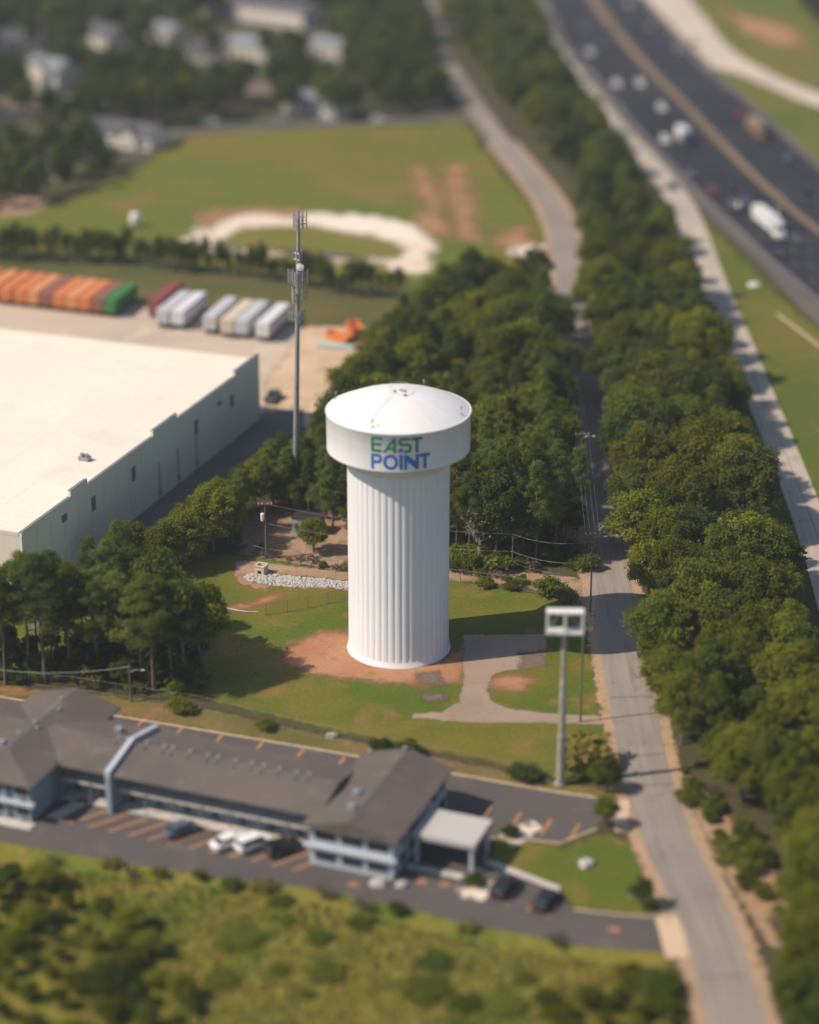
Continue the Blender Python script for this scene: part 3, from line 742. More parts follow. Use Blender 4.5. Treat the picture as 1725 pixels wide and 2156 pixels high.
q = MB(); q.lathe([(.05, -.2), (.6, 0), (.62, .12), (.05, .2)], 14); dsh = q.build('dish', 'signwhite', mono); dsh.location = (px_(41.5) + .35, -.7, 41.4); dsh.rotation_euler = (R(80), 0, 0)
q = MB(); q.tube([(px_(50), 0, MH), (px_(50), 0, MH + 2.2)], .03, 5); q.build('lightning_rod', 'steel', mono)

# equipment in the compound
def shed(label, x, y, w, dp, h, rz, wall, roofm, cat='shed', name='equipment_shelter'):
    o = thing(name, label, cat, (*G(x, y), 0), rz)
    q = MB(); q.span(-w / 2, w / 2, -dp / 2, dp / 2, 0, h); q.build('wall', wall, o)
    q = MB(); q.span(-w / 2 - .15, w / 2 + .15, -dp / 2 - .15, dp / 2 + .15, h, h + .18); q.build('roof', roofm, o)
    q = MB(); q.span(-.45, .45, -dp / 2 - .05, -dp / 2 + .02, .1, 2.1); dd = q.build('door', 'darkmetal', o)
    q = MB(); q.box(.3, -dp / 2 - .08, 1.1, .1, .08, .16); q.build('handle', 'steel', dd)
    for sx in (-1, 1):
        q = MB(); q.box(sx * (w / 2 - .5), -dp / 2 - .2, 1.4, .6, .4, .9); q.build('cooling_unit', 'steel', o)
    return o
shed('tan block equipment building behind the pines at the cell tower foot', 704, 1068, 5.5, 4, 3.2, R(-20), 'housewhite', 'roofpale')
shed('dark grey equipment cabinet below the cell tower', 650, 1118, 4.6, 3, 2.6, R(-20), 'polegrey', 'darkmetal')
shed('small white cabinet nearest the mast of the cell tower', 572, 1030, 2.2, 1.4, 1.8, R(-20), 'signwhite', 'steel', 'cabinet', 'equipment_cabinet')

# ================================================================== DRAIN BOX, RIPRAP
bx = thing('catch_basin', 'open square concrete catch basin standing on white stones', 'drain box', (*G(551, 1207), 0), R(-24))
wB, hB = 1.55, 1.35
for nm, a in (('front', (-wB / 2, wB / 2, -wB / 2, -wB / 2 + .2)), ('back', (-wB / 2, wB / 2, wB / 2 - .2, wB / 2)), ('l', (-wB / 2, -wB / 2 + .2, -wB / 2 + .2, wB / 2 - .2)), ('r', (wB / 2 - .2, wB / 2, -wB / 2 + .2, wB / 2 - .2))):
    q = MB()
    if nm == 'front':
        q.span(a[0], -.35, a[2], a[3], 0, hB); q.span(.35, a[1], a[2], a[3], 0, hB); q.span(-.35, .35, a[2], a[3], .75, hB); q.span(-.35, .35, a[2], a[3], 0, .12)
    else: q.span(*a, 0, hB)
    q.build('side', 'basin', bx)
q = MB(); L2 = wB / 2 + .1
for a in ((-L2, L2, -L2, -L2 + .3), (-L2, L2, L2 - .3, L2), (-L2, -L2 + .3, -L2 + .3, L2 - .3), (L2 - .3, L2, -L2 + .3, L2 - .3)): q.span(*a, hB, hB + .16)
q.build('rim', 'basin', bx)
q = MB(); q.span(-wB / 2 + .21, wB / 2 - .21, -wB / 2 + .21, wB / 2 - .21, 0.01, .06); q.build('floor', 'darkmetal', bx)

random.seed(5); np.random.seed(5)
rip = patch('riprap_bed', GP([(512, 1213), (530, 1206), (575, 1208), (630, 1215), (690, 1219), (742, 1226), (760, 1240), (735, 1244), (690, 1238), (620, 1237), (565, 1232), (525, 1224)]), 'dust', .0165, .4, .3)
stone_me = []
for k in range(6):
    q = MB(); n = 6; rr_ = [random.uniform(.75, 1.15) for _ in range(n)]
    ring = lambda z, s: [(s * rr_[i] * math.cos(2 * PI * i / n), s * rr_[i] * math.sin(2 * PI * i / n), z + random.uniform(-.06, .06)) for i in range(n)]
    V = ring(-.3, 1) + ring(.25, .9) + ring(.5, .45); q.add(V, [(i, (i + 1) % n, n + (i + 1) % n, n + i) for i in range(n)] + [(n + i, n + (i + 1) % n, 2 * n + (i + 1) % n, 2 * n + i) for i in range(n)] + [tuple(range(2 * n, 3 * n))])
    stone_me.append(q.mesh('stone', 'stone'))
rp = GP([(514, 1213), (532, 1207), (575, 1209), (630, 1216), (690, 1220), (742, 1227), (760, 1240), (735, 1243), (690, 1236), (620, 1236), (565, 1231), (525, 1223)])
xs, ys = [p[0] for p in rp], [p[1] for p in rp]; cnt = 0; spots = []
for _ in range(6000):
    x, y = random.uniform(min(xs), max(xs)), random.uniform(min(ys), max(ys))
    if not bool(inside(x, y, rp)) or any((x - a) ** 2 + (y - b) ** 2 < .13 for a, b in spots): continue
    if math.hypot(x - bx.location.x, y - bx.location.y) < 1.15: continue
    spots.append((x, y))
    o = obj('stone', random.choice(stone_me), rip, (x, y, .05), random.uniform(0, 6)); s = random.uniform(.2, .36); o.scale = (s * 1.2, s, s * .8)
    if len(spots) >= 290: break

# ================================================================== TALL SIGN
sx_, sy_ = G(1180, 1652)
sign = thing('pole_sign', 'tall pole with an empty white two-bay sign frame beside the road', 'sign', (sx_, sy_, 0), R(-2))
def z_at(x, y, sy):
    lo, hi = 0, 70
    for _ in range(40):
        m = (lo + hi) / 2
        if S(x, y, m)[1] > sy: lo = m
        else: hi = m
    return lo
zt, zb = z_at(sx_, sy_, 1287), z_at(sx_, sy_, 1330)
q = MB(); q.lathe([(.56, 0), (.52, 7.2), (.44, 7.3), (.42, 14.6), (.34, 14.7), (.32, zb)], 16); q.build('pole', 'signpole', sign, False)
q = MB(); q.lathe([(.8, 0), (.8, .3), (.58, .32)], 12); q.build('base_plate', 'signpole', sign)
sw = 2.33; sd = .75
fr2 = MB()
fr2.span(-sw, sw, -sd, sd, zt - .12, zt + .1)
fr2.build('top_panel', 'signwhite', sign)
q = MB(); q.span(-sw, sw, -sd, sd, zb - .12, zb + .22); q.build('bottom_beam', 'signwhite', sign)
for x in (-sw + .17, 0, sw - .17):
    for y in (-sd + .12, sd - .12):
        q = MB(); q.span(x - .16, x + .16, y - .11, y + .11, zb + .22, zt - .12); q.build('upright', 'signwhite', sign)
for x0, x1 in ((-sw + .35, -.2), (.2, sw - .35)):
    q = MB(); a, b = ((x0, zb + .3), (x1, zt - .2)) if x0 < 0 else ((x0, zt - .2), (x1, zb + .3)); q.tube([(a[0], sd - .2, a[1]), (b[0], sd - .2, b[1])], .06, 5); q.build('brace', 'steel', sign)
q = MB(); q.box(-sw + .35, -sd - .05, zb + .12, .5, .2, .35); q.build('lamp_box', 'signwhite', sign)

# ================================================================== FENCES, POLES, WIRES
def fence(label, pts, step=3.0, h=1.9, mat='fencesteel'):
    w = [Vector((*G(*p), 0)) for p in pts]
    o = thing('chain_link_fence', label, 'fence', w[0])
    pm = MB(); pm.tube([(0, 0, 0), (0, 0, h + .05)], .045, 5); pme = pm.mesh('post', mat)
    line = [p - w[0] for p in w]
    d = [0]
    for a, b in zip(line, line[1:]): d.append(d[-1] + (b - a).length)
    n = max(2, int(d[-1] / step))
    for k in range(n + 1):
        s = d[-1] * k / n
        obj('post', pme, o, (np.interp(s, d, [p.x for p in line]), np.interp(s, d, [p.y for p in line]), 0))
    for z in (h, .1):
        q = MB(); q.tube([(p.x, p.y, z) for p in line], .02, 4); q.build('rail', mat, o)
    q = MB()
    for a, b in zip(line, line[1:]): q.add([(a.x, a.y, .05), (b.x, b.y, .05), (b.x, b.y, h), (a.x, a.y, h)], [(0, 1, 2, 3)])
    q.build('wire_mesh', 'chain', o)
    return o
fence('chain link fence along the far edge of the lawn below the wood', [(480, 1160), (560, 1178), (650, 1190), (735, 1208), (950, 1222), (1075, 1238), (1168, 1256), (1240, 1290)], 3.2)
fence('chain link fence along the clay bank behind the motel', [(-30, 1432), (160, 1452), (420, 1492), (640, 1545), (800, 1578), (950, 1606), (1120, 1640), (1180, 1652)], 3.2)
fence('short chain link fence crossing the lawn left of the tower', [(560, 1296), (625, 1286), (733, 1262)], 3.0)
fence('chain link fence closing the yard beside the warehouse end', [(548, 878), (600, 880), (650, 876)], 3.0, 2.4)

def utility_pole(label, x, y, h, rz=0, trans=False, arm=True, lamp=False):
    o = thing('utility_pole', label, 'utility pole', (*G(x, y), 0), rz)
    q = MB(); q.tube([(0, 0, 0), (0, 0, h)], [.15, .1], 8); q.build('post', 'wood', o)
    if arm:
        q = MB(); q.box(0, -.14, h - .5, 2.4, .12, .14); am = q.build('crossarm', 'wood', o)
        for k in (-1.05, -.4, .4, 1.05):
            s = MB(); s.lathe([(.05, h - .43), (.07, h - .3), (.04, h - .2)], 8, k, -.14); s.build('insulator', 'signwhite', am)
    if trans:
        q = MB(); q.lathe([(.1, h - 3.3), (.3, h - 3.25), (.32, h - 2.1), (.2, h - 2.0)], 14, -.42, -.1); t_ = q.build('transformer', 'signwhite', o)
        q = MB(); q.tube([(-.42, -.1, h - 2.0), (-.42, -.1, h - 1.75)], .05, 6); q.build('bushing', 'antenna', t_)
    if lamp:
        q = MB(); q.tube([(0, 0, h - 1.2), (.9, -.2, h - .7), (1.7, -.3, h - .7)], .04, 5); q.build('lamp_arm', 'steel', o)
        q = MB(); q.box(1.85, -.32, h - .72, .5, .2, .1); q.build('lamp_head', 'signwhite', o)
    return o
def top_of(x, y, h, k=0): a = G(x, y); return Vector((a[0] + k, a[1], h))
def hgt(x, y, ytop): a = G(x, y); return z_at(a[0], a[1], ytop)
poles = {}
def up(key, label, x, y, ytop, **kw):
    h = hgt(x, y, ytop); poles[key] = (x, y, h); return utility_pole(label, x, y, h, **kw)
up('a', 'wooden utility pole with a white transformer beside the compound dirt', 561, 1176, 1055, trans=True)
up('b', 'slim utility pole standing at the wood edge right of the tower', 1079, 1200, 1123, arm=False)
up('c', 'utility pole by the road just above the tank shadow', 1243, 1290, 1118, lamp=True)
up('d', 'utility pole in the shaded stretch of road', 1222, 1060, 908, lamp=True)
up('e', 'utility pole at the sunny bend of the road beyond the wood', 1174, 735, 612)
up('f', 'utility pole standing in front of the motel courtyard corner', 123, 1692, 1600, arm=False)
up('g', 'utility pole with a lamp at the edge of the pine grove', 276, 1478, 1399, arm=False, lamp=True)
up('h', 'utility pole on the lawn between tall sign and road', 1222, 1520, 1318)
def wire(label, a, b, sag=.8, r=.022):
    n = 14; pts = []
    for i in range(n + 1):
        t = i / n; p = a.lerp(b, t); p.z -= sag * 4 * t * (1 - t); pts.append(p - a)
    q = MB(); q.tube(pts, r, 4); o = q.build('overhead_wire', 'wire', None, False, a); tag(o, label, 'wire', 'overhead wires')
def pt(k, dz=0, dx=0): x, y, h = poles[k]; a = G(x, y); return Vector((a[0] + dx, a[1] - .1, h + dz))
for dz_, r in ((-.1, .014), (-3.4, .016), (-5.2, .009)):
    nm = {-.1: 'upper', -3.4: 'middle', -5.2: 'lower'}[dz_]
    wire(f'{nm} overhead cable strung behind the water tower to the pole at the wood edge', pt('a', dz_ - .3), pt('b', dz_ if dz_ > -1 else dz_ + .4), 1.0, r)
    wire(f'{nm} overhead cable from the wood edge pole to the roadside', pt('b', dz_ if dz_ > -1 else dz_ + .4), pt('c', dz_ - 1.5), .9, r)
for dx in (-1.05, -.4, .4, 1.05):
    nm = {-1.05: 'leftmost', -.4: 'second', .4: 'third', 1.05: 'rightmost'}[dx]
    wire(f'{nm} road wire running along the shaded stretch of road', pt('c', -.3, dx), pt('d', -.3, dx), .9, .008)
    wire(f'{nm} road wire between the shaded stretch and the far bend', pt('d', -.3, dx), pt('e', -.3, dx), 1.4, .008)
    wire(f'{nm} road wire from above the tank shadow to the lawn pole', pt('c', -.3, dx), pt('h', -.3, dx), .8, .008)
wire('white cable along the front of the pine grove', Vector((*G(-60, 1478), hgt(276, 1478, 1402))), pt('g', -.3), 1.0, .03)
q = MB(); a, b = Vector((*G(440, 1277), 0)), Vector((*G(545, 1290), 0))
q.tube([(b - a) * t + Vector((0, .25 * math.sin(t * 7), .06)) for t in np.linspace(0, 1, 16)], .06, 5)
tag(q.build('garden_hose', 'signwhite', None, True, a), 'thin white pipe lying across the lawn beside the pine grove', 'pipe')

# ================================================================== MOTEL
MA = R(-21.3)
me1, me2 = Vector((math.cos(MA), math.sin(MA))), Vector((-math.sin(MA), math.cos(MA)))
MO = me1 * -95 + me2 * 212
def ML(s, t): p = MO + me1 * s + me2 * t; return (p.x, p.y)
motel = thing('motel', 'long two-storey motel with grey shingle roofs and shaded balcony', 'motel', (MO.x, MO.y, 0), MA)
EZ, RZ = 5.4, 6.8
def gable(name, x0, x1, y0, y1, ez, rz, along, hip0=0.0, hip1=0.0, th=.22, mat='shingle'):
    """roof with its ridge along x or y; hips pull the ridge ends in"""
    q = MB()
    if along == 'x':
        ym = (y0 + y1) / 2; V = [(x0, y0, ez), (x1, y0, ez), (x1, y1, ez), (x0, y1, ez), (x0 + hip0, ym, rz), (x1 - hip1, ym, rz)]
        Fc = [(0, 1, 5, 4), (2, 3, 4, 5), (1, 2, 5), (3, 0, 4)]
    else:
        xm = (x0 + x1) / 2; V = [(x0, y0, ez), (x1, y0, ez), (x1, y1, ez), (x0, y1, ez), (xm, y0 + hip0, rz), (xm, y1 - hip1, rz)]
        Fc = [(1, 2, 5, 4), (3, 0, 4, 5), (0, 1, 4), (2, 3, 5)]
    q.add(V, Fc)
    W = [(v[0], v[1], v[2] - th) for v in V[:4]]
    q.add(V[:4] + W, [(4, 7, 6, 5), (0, 4, 5, 1), (1, 5, 6, 2), (2, 6, 7, 3), (3, 7, 4, 0)])
    return q.build(name, mat, motel)
ROOFW = gable('roof', -75, .5, .4, 13.4, EZ, RZ, 'x')
ROOFL = gable('roof', -47.7, -34.9, -6.1, 17.0, EZ + .06, RZ + .32, 'y', 5.5, 0)
ROOFR = gable('roof', -.6, 11.5, -2.2, 17.4, EZ + .06, RZ + .3, 'y', 0, 0)
def wallbox(x0, x1, y0, y1, z1, mat='motelwall'):
    q = MB(); q.span(x0, x1, y0, y1, 0, z1); return q.build('wall', mat, motel)
wallbox(-74, -.2, 3.8, 12.6, EZ - .23)
wallbox(-46.9, -35.7, -5.3, 16.2, EZ - .17)
wallbox(.1, 10.8, -1.4, 16.6, EZ - .17, 'motelwhite')
# gable end infills
for x0, x1, y, s in ((.1, 10.8, -1.38, 1), (.1, 10.8, 16.58, 1)):
    q = MB(); q.add([(x0, y - .02, EZ - .3), (x1, y - .02, EZ - .3), ((x0 + x1) / 2, y - .02, RZ + .1), (x0, y + .02, EZ - .3), (x1, y + .02, EZ - .3), ((x0 + x1) / 2, y + .02, RZ + .1)], [(0, 1, 2), (5, 4, 3), (0, 2, 5, 3), (1, 4, 5, 2)]); q.build('gable', 'motelwhite', motel)
# balcony walk of the long wing
q = MB(); q.span(-35.6, .05, 1.75, 3.78, 2.62, 2.82); q.build('balcony_slab', 'walk', motel)
q = MB(); q.span(-35.6, .05, 1.66, 1.75, 2.5, 2.9); q.build('balcony_fascia', 'walk', motel)
rl_ = MB()
for z in (3.35, 3.75): rl_.tube([(-35.6, 1.72, z), (.05, 1.72, z)], .03, 4)
rl_.build('railing', 'motelwhite', motel)
pme = MB().box(0, 0, 0, .09, .09, 5.16).mesh('column', 'motelwall')
for k in range(10): obj('column', pme, motel, (-35 + k * 3.85, 1.58, 2.58))
dme = MB().box(0, 0, 0, .95, .1, 2.05).mesh('door', 'doorblue')
wme = MB().box(0, 0, 0, 1.7, .08, 1.3).mesh('window', 'glass')
fme = MB().box(0, .02, 0, 1.9, .08, 1.5).mesh('frame', 'motelwhite')
ume = MB().box(0, 0, 0, .8, .3, .45).mesh('air_conditioner', 'steel')
kme = MB().box(0, 0, 0, .1, .08, .1).mesh('handle', 'steel')
def bay(x, y, z0, sgn=-1):
    d_ = obj('door', dme, motel, (x, y + sgn * .04, z0 + 1.05)); obj('handle', kme, d_, (.35, sgn * .08, 0))
    w_ = obj('window', wme, motel, (x + 1.75, y + sgn * .07, z0 + 1.55)); obj('frame', fme, w_, (0, -sgn * .03, 0))
    obj('air_conditioner', ume, motel, (x + 1.75, y + sgn * .12, z0 + .5))
for k in range(9):
    for z0 in (.02, 2.84): bay(-34.2 + k * 3.85, 3.8, z0)
for k in range(9):
    for z0 in (.02, 2.84): bay(-34.2 + k * 3.85, 12.6, z0, 1)
for k in range(3):
    for z0 in (.02, 2.84): bay(-45.8 + k * 3.6, -5.3, z0)
q = MB(); q.span(-47.6, -34.95, -6.0, -5.32, 2.5, 2.95); q.build('balcony_fascia', 'motelwhite', motel)
q = MB(); q.span(-.4, 11.3, -2.05, -1.42, 2.55, 2.9); q.build('balcony_fascia', 'motelwhite', motel)
bigw = MB().box(0, 0, 0, 2.7, .08, 1.15).mesh('window', 'glass'); bigf = MB().box(0, .02, 0, 2.95, .08, 1.4).mesh('frame', 'motelwhite')
for x in (2.2, 5.6, 8.9):
    for z in (1.4, 4.15):
        w_ = obj('window', bigw, motel, (x, -1.46, z)); obj('frame', bigf, w_, (0, .02, 0))
for y in (1.5, 5.0, 12.2, 15):
    for z in (1.5, 4.2):
        w_ = obj('window', wme, motel, (10.86, y, z)); w_.rotation_euler = (0, 0, PI / 2); obj('frame', fme, w_, (0, .03, 0))
q = MB(); q.span(-35.6, -.3, 1.35, 3.78, 0, .15); q.build('walkway', 'walk', motel)
# fire parapet across the roof
q = MB(); ym = 6.9
zr = lambda y: EZ + (RZ - EZ) * (1 - abs(y - 6.9) / 6.5)
for (y0, y1) in ((.2, 6.9), (6.9, 13.6)):
    V = []
    for y in (y0, y1):
        z = zr(min(max(y, .4), 13.4)); V += [(-28.2, y, z - .2), (-27.5, y, z - .2), (-27.5, y, z + .55), (-28.2, y, z + .55)]
    q.add(V, [(0, 1, 2, 3), (4, 7, 6, 5), (0, 4, 5, 1), (1, 5, 6, 2), (2, 6, 7, 3), (3, 7, 4, 0)])
q.build('fire_parapet', 'motelwhite', motel)
q = MB(); q.span(-28.2, -27.5, .21, 3.79, 0, EZ - .2); q.build('fire_wall', 'motelwall', motel)
# roof vents along the ridge
vme = MB().lathe([(.14, -.3), (.14, .12), (.27, .14), (.27, .22), (.1, .28)], 10).mesh('roof_vent', 'antenna')
vme2 = MB().lathe([(.12, -.3), (.12, .3), (.18, .32), (.18, .36)], 8).mesh('roof_vent', 'steel')
for x in (-29.8, -28.9, -25.9, -23.4, -22.2, -19.8, -17.3, -15.9, -13.5, -11.3, -9.7, -7.6, -5.2, -3.6, -45.3 - 6, -56.5, -60):
    obj('roof_vent', vme, ROOFW, (x, 7.25, zr(7.25))); obj('roof_vent', vme2, ROOFW, (x + .1, 5.9, zr(5.9)))
for x, y in ((-37.5, 7.2), (-37.3, 5.2), (-41.6, 6.6), (-40.6, 5.4), (-42.2, 3.6), (-43, 1.2), (-40.6, 11), (-41.8, 13.8)):
    obj('roof_vent', vme, ROOFL, (x, y, EZ + (RZ + .32 - EZ) * (1 - abs(x + 41.3) / 6.4)))
for x, y in ((.6, 16.6), (5.2, 16.8)): obj('roof_vent', vme, ROOFR, (x, y, EZ + .3 + (RZ + .3 - EZ) * (1 - abs(x - 5.45) / 6.05)))
for R_, x, y, xm, hw in ((ROOFR, 3.5, 5.2, 5.45, 6.05), (ROOFR, 4.4, 1.4, 5.45, 6.05), (ROOFL, -42.8, 0.4, -41.3, 6.4), (ROOFW, -31.2, 9.6, None, 0)):
    z = zr(y) if xm is None else EZ + (RZ + .3 - EZ) * (1 - abs(x - xm) / hw)
    q = MB(); q.box(x, y, z + .2, .9, .9, .8); q.build('roof_unit', 'polegrey', R_)
# porte-cochere
cano = thing('entrance_canopy', 'flat pale entrance canopy on posts at the motel end', 'canopy', (*ML(11.4, 3.0), 0), MA)
q = MB(); q.span(.1, 8.0, 0, 6.4, 3.75, 4.15); q.build('roof', 'canopy', cano)
q = MB(); q.span(0, 8.1, -.1, 6.5, 3.45, 3.75); q.build('fascia', 'polegrey', cano)
for x in (.6, 7.5):
    for y in (.4, 6.0):
        q = MB(); q.span(x - .2, x + .2, y - .2, y + .2, 0, 3.45); q.build('post', 'motelwhite', cano)
# ground round the motel
patch('motel_lot', GP([(-80, 1755), (0, 1772), (250, 1815), (420, 1842), (640, 1868), (800, 1900), (1000, 1948), (1250, 1996), (1400, 2006), (1440, 2000)]) + [ML(*p) for p in ((43.5, 3), (32.5, .2), (29.5, 3.6), (19.6, 6.2), (18.6, 11.8), (22.2, 13.2), (26.3, 13.5), (29.5, 18.5), (30.5, 27), (22.4, 25.3), (8.8, 25.0), (-5.2, 24.9), (-39, 23.6), (-80, 21.8))], 'lot', .018, .4, .45)
patch('grass_island', [ML(*p) for p in ((18.2, 12.2), (20, 6.4), (29.6, 3.9), (32.6, .6), (42, 2.6), (39.5, 9), (35.5, 17), (31.5, 18.4), (27, 13.2), (22, 12.8))], 'lawn', .024, .5, .5)
for a in (((28.3, 25.2), (31.5, 27.2), (33.6, 19.6), (32.2, 18.8), (30.4, 22.6)), ((41.6, 2.4), (44.3, 3.2), (47.6, -4.6), (45.2, -5.6))):
    patch('driveway_apron', [ML(*p) for p in a], 'apron', .036, .25, .3)
def kerb(label_pts, z1=.15, w=.3):
    p = [ML(*q) for q in label_pts]
    a, b = offset(p, w / 2), offset(p, -w / 2); q = MB(); V = []
    for i in range(len(p)): V += [(*a[i], 0), (*a[i], z1), (*b[i], z1), (*b[i], 0)]
    Fc = []
    for i in range(len(p) - 1):
        o = 4 * i; Fc += [(o, o + 4, o + 5, o + 1), (o + 1, o + 5, o + 6, o + 2), (o + 2, o + 6, o + 7, o + 3)]
    q.add(V, Fc); tag(q.build('kerb', 'kerb'), kind='structure')
kerb(((-80, 21.9), (-57, 22.9), (-39, 23.7), (-18, 24.6), (-5, 25.0), (9, 25.2), (22, 25.5), (28, 26)), .15, .4)
kerb(((19.6, 6.2), (18.2, 11.9), (22.2, 13.1), (26.6, 13.6), (29.8, 18.6)), .14, .35)
kerb(((32.6, .2), (38, 1.1), (42, 2.2)), .14, .35)
q = MB(); q.prism([ML(19.7, 6.0), ML(29.6, 3.3), ML(29.8, 4.2), ML(20.0, 7.0)], 0, .16); tag(q.build('sidewalk', 'walk'), kind='structure')
q = MB(); q.prism([ML(11.2, 1.6), ML(19.4, 1.6), ML(19.4, 2.7), ML(11.2, 2.7)], 0, .16); tag(q.build('sidewalk', 'walk'), kind='structure')
q = MB(); q.prism([ML(-34.8, -3.4), ML(-33.0, -3.2), ML(-31.6, 1.0), ML(-31.9, 2.2), ML(-33.2, 1.9)], 0, .15); tag(q.build('sidewalk', 'walk'), kind='structure')
q = MB(); q.prism([ML(-47.6, -7.2), ML(-35.0, -7.0), ML(-35.0, -5.4), ML(-47.6, -5.4)], 0, .15); tag(q.build('sidewalk', 'walk'), kind='structure')
parking = tag(MB().add([(*ML(-.2, -1.2), .0), (*ML(.2, -1.2), .0), (*ML(0, -1.0), .0)], [(0, 1, 2)]).build('parking_marks', 'lineO'), kind='structure')
def pstripe(s0, t0, s1, t1, w=.42):
    a, b = Vector(ML(s0, t0)), Vector(ML(s1, t1)); n_ = (b - a).normalized(); n_ = Vector((-n_.y, n_.x)) * w / 2
    q = MB(); q.add([(*(a - n_), .024), (*(b - n_), .024), (*(b + n_), .024), (*(a + n_), .024)], [(0, 1, 2, 3)]); q.build('parking_line', 'lineO', parking)
for k in range(12): pstripe(-31.4 + 2.75 * k, -3.7, -28.4 + 2.75 * k, 1.0)
for k in range(7): pstripe(-41.4 + 5.87 * k, 24.3, -41.4 + 5.87 * k, 21.6, .5)
for s, t in ((15.8, 19.2), (19.8, 19), (23.8, 18.9), (27.4, 19)): pstripe(s, t, s, t - 4.0, .45)
for s in (22.4, 25.2, 28.0, 30.6): pstripe(s, 3.2 - .2 * (s - 22), s - .3, -.8 - .2 * (s - 22), .4)
for s, t in ((13.4, -.6), (16.2, -.2), (37.5, -2.2), (30, 24.6), (6.2, -4)): pstripe(s, t, s + 1.2, t + .2, .9)

# ================================================================== VEHICLES
def car_paint(name, col): M[name] = paint(name, col, .25, .1, .06, .5, spec=.6); return name
CP_ = {k: car_paint('car paint ' + k, v) for k, v in dict(white=(.86, .86, .87), silver=(.42, .43, .45), black=(.02, .02, .023), grey=(.13, .135, .15), red=(.33, .03, .03), blue=(.03, .06, .17), slate=(.10, .12, .18), tan=(.34, .22, .13), navy=(.02, .035, .13), maroon=(.20, .05, .06)).items()}
wheel_me = MB(); wheel_me.lathe([(.2, -.11), (.33, -.11), (.34, 0), (.33, .11), (.2, .11)], 16)
wheel_me = wheel_me.mesh('tyre', 'tyre'); rim_me = MB().lathe([(.2, -.1), (.21, .115), (.05, .13)], 12).mesh('rim', 'rim')
def wheels(o, xs, y, r=.33, w=1.0):
    for x in xs:
        for s in (-1, 1):
            t = obj('wheel', wheel_me, o, (x, s * y, r)); t.rotation_euler = (-s * PI / 2, 0, 0); k = r / .33; t.scale = (k, k, w); obj('rim', rim_me, t)
_car_cache = {}
def car_proto(kind, colour):
    key = (kind, colour)
    if key in _car_cache: return _car_cache[key]
    mats = 'car paint ' + colour
    if kind == 'sedan': L, W, prof, cab = 4.7, 1.82, [(-2.35, .42), (-2.35, .72), (-2.2, .92), (-1.3, 1.0), (1.05, .98), (2.0, .86), (2.32, .7), (2.35, .4)], ((-1.75, 1.35, 1.0), (-.95, .55, 1.45))
    elif kind == 'suv': L, W, prof, cab = 4.8, 1.92, [(-2.4, .45), (-2.4, .95), (-2.3, 1.08), (-1.3, 1.1), (1.1, 1.08), (2.1, .98), (2.38, .8), (2.4, .45)], ((-2.3, 1.25, 1.08), (-2.0, .45, 1.72))
    else: L, W, prof, cab = 5.6, 2.0, [(-2.8, .55), (-2.8, 1.05), (-2.7, 1.1), (-.2, 1.12), (1.5, 1.1), (2.6, 1.02), (2.78, .8), (2.8, .5)], ((-.35, 1.75, 1.1), (-.1, 1.0, 1.78))
    def body():
        q = MB(); V = []; n = len(prof)
        for y, ins, dz in ((-W / 2 + .1, .05, -.04), (-W / 2, 0, -.12), (-W / 2 + .02, 0, -.0), (W / 2 - .02, 0, 0), (W / 2, 0, -.12), (W / 2 - .1, .05, -.04)):
            for i, (x, z) in enumerate(prof):
                top = 0 < i < n - 1
                V.append((x * (1 - ins / 3), y, z + (dz if top and abs(dz) > .1 else 0)))
        Fc = []
        order = [1, 2, 3, 4]
        for a, b in zip(order, order[1:]):
            for i in range(n): Fc.append((a * n + i, a * n + (i + 1) % n, b * n + (i + 1) % n, b * n + i))
        Fc.append(tuple(n + i for i in range(n))); Fc.append(tuple(4 * n + i for i in range(n))[::-1])
        q.add(V, Fc); return q.mesh('body', mats)
    (xa, xb, z0), (xc, xd, z1) = cab; wb, wt = W / 2 - .1, W / 2 - .32
    q = MB(); q.add([(xa, -wb, z0 - .03), (xb, -wb, z0 - .03), (xb, wb, z0 - .03), (xa, wb, z0 - .03), (xc, -wt, z1), (xd, -wt, z1), (xd, wt, z1), (xc, wt, z1)], [(4, 5, 6, 7), (0, 1, 5, 4), (1, 2, 6, 5), (2, 3, 7, 6), (3, 0, 4, 7)]); gl = q.mesh('windows', 'glass')
    q = MB(); q.box((xc + xd) / 2, 0, z1 + .02, xd - xc + .5, wt * 2 + .22, .07)
    for x0, x1_ in ((xa, xc), (xb, xd)):
        for s in (-1, 1): q.tube([(x0, s * wb * 1.005, z0), (x1_, s * wt * 1.01, z1)], .055, 4)
    xm = (xc + xd) / 2
    for s in (-1, 1): q.tube([(xm, s * wb * 1.01, z0), (xm, s * wt * 1.02, z1)], .05, 4)
    rf = q.mesh('roof', mats)
    parts = [('body', body()), ('windows', gl), ('roof', rf)]
    hl_ = MB().box(0, 0, 0, .08, .38, .14).mesh('headlight', 'lamp'); tl_ = MB().box(0, 0, 0, .06, .3, .16).mesh('tail_light', 'redlamp')
    bed = None
    if kind == 'pickup': bed = MB().span(-2.65, -.5, -W / 2 + .12, W / 2 - .12, 1.1, 1.128).mesh('cargo_bed', 'darkmetal')
    _car_cache[key] = (parts, hl_, tl_, bed, L, W, prof)
    return _car_cache[key]
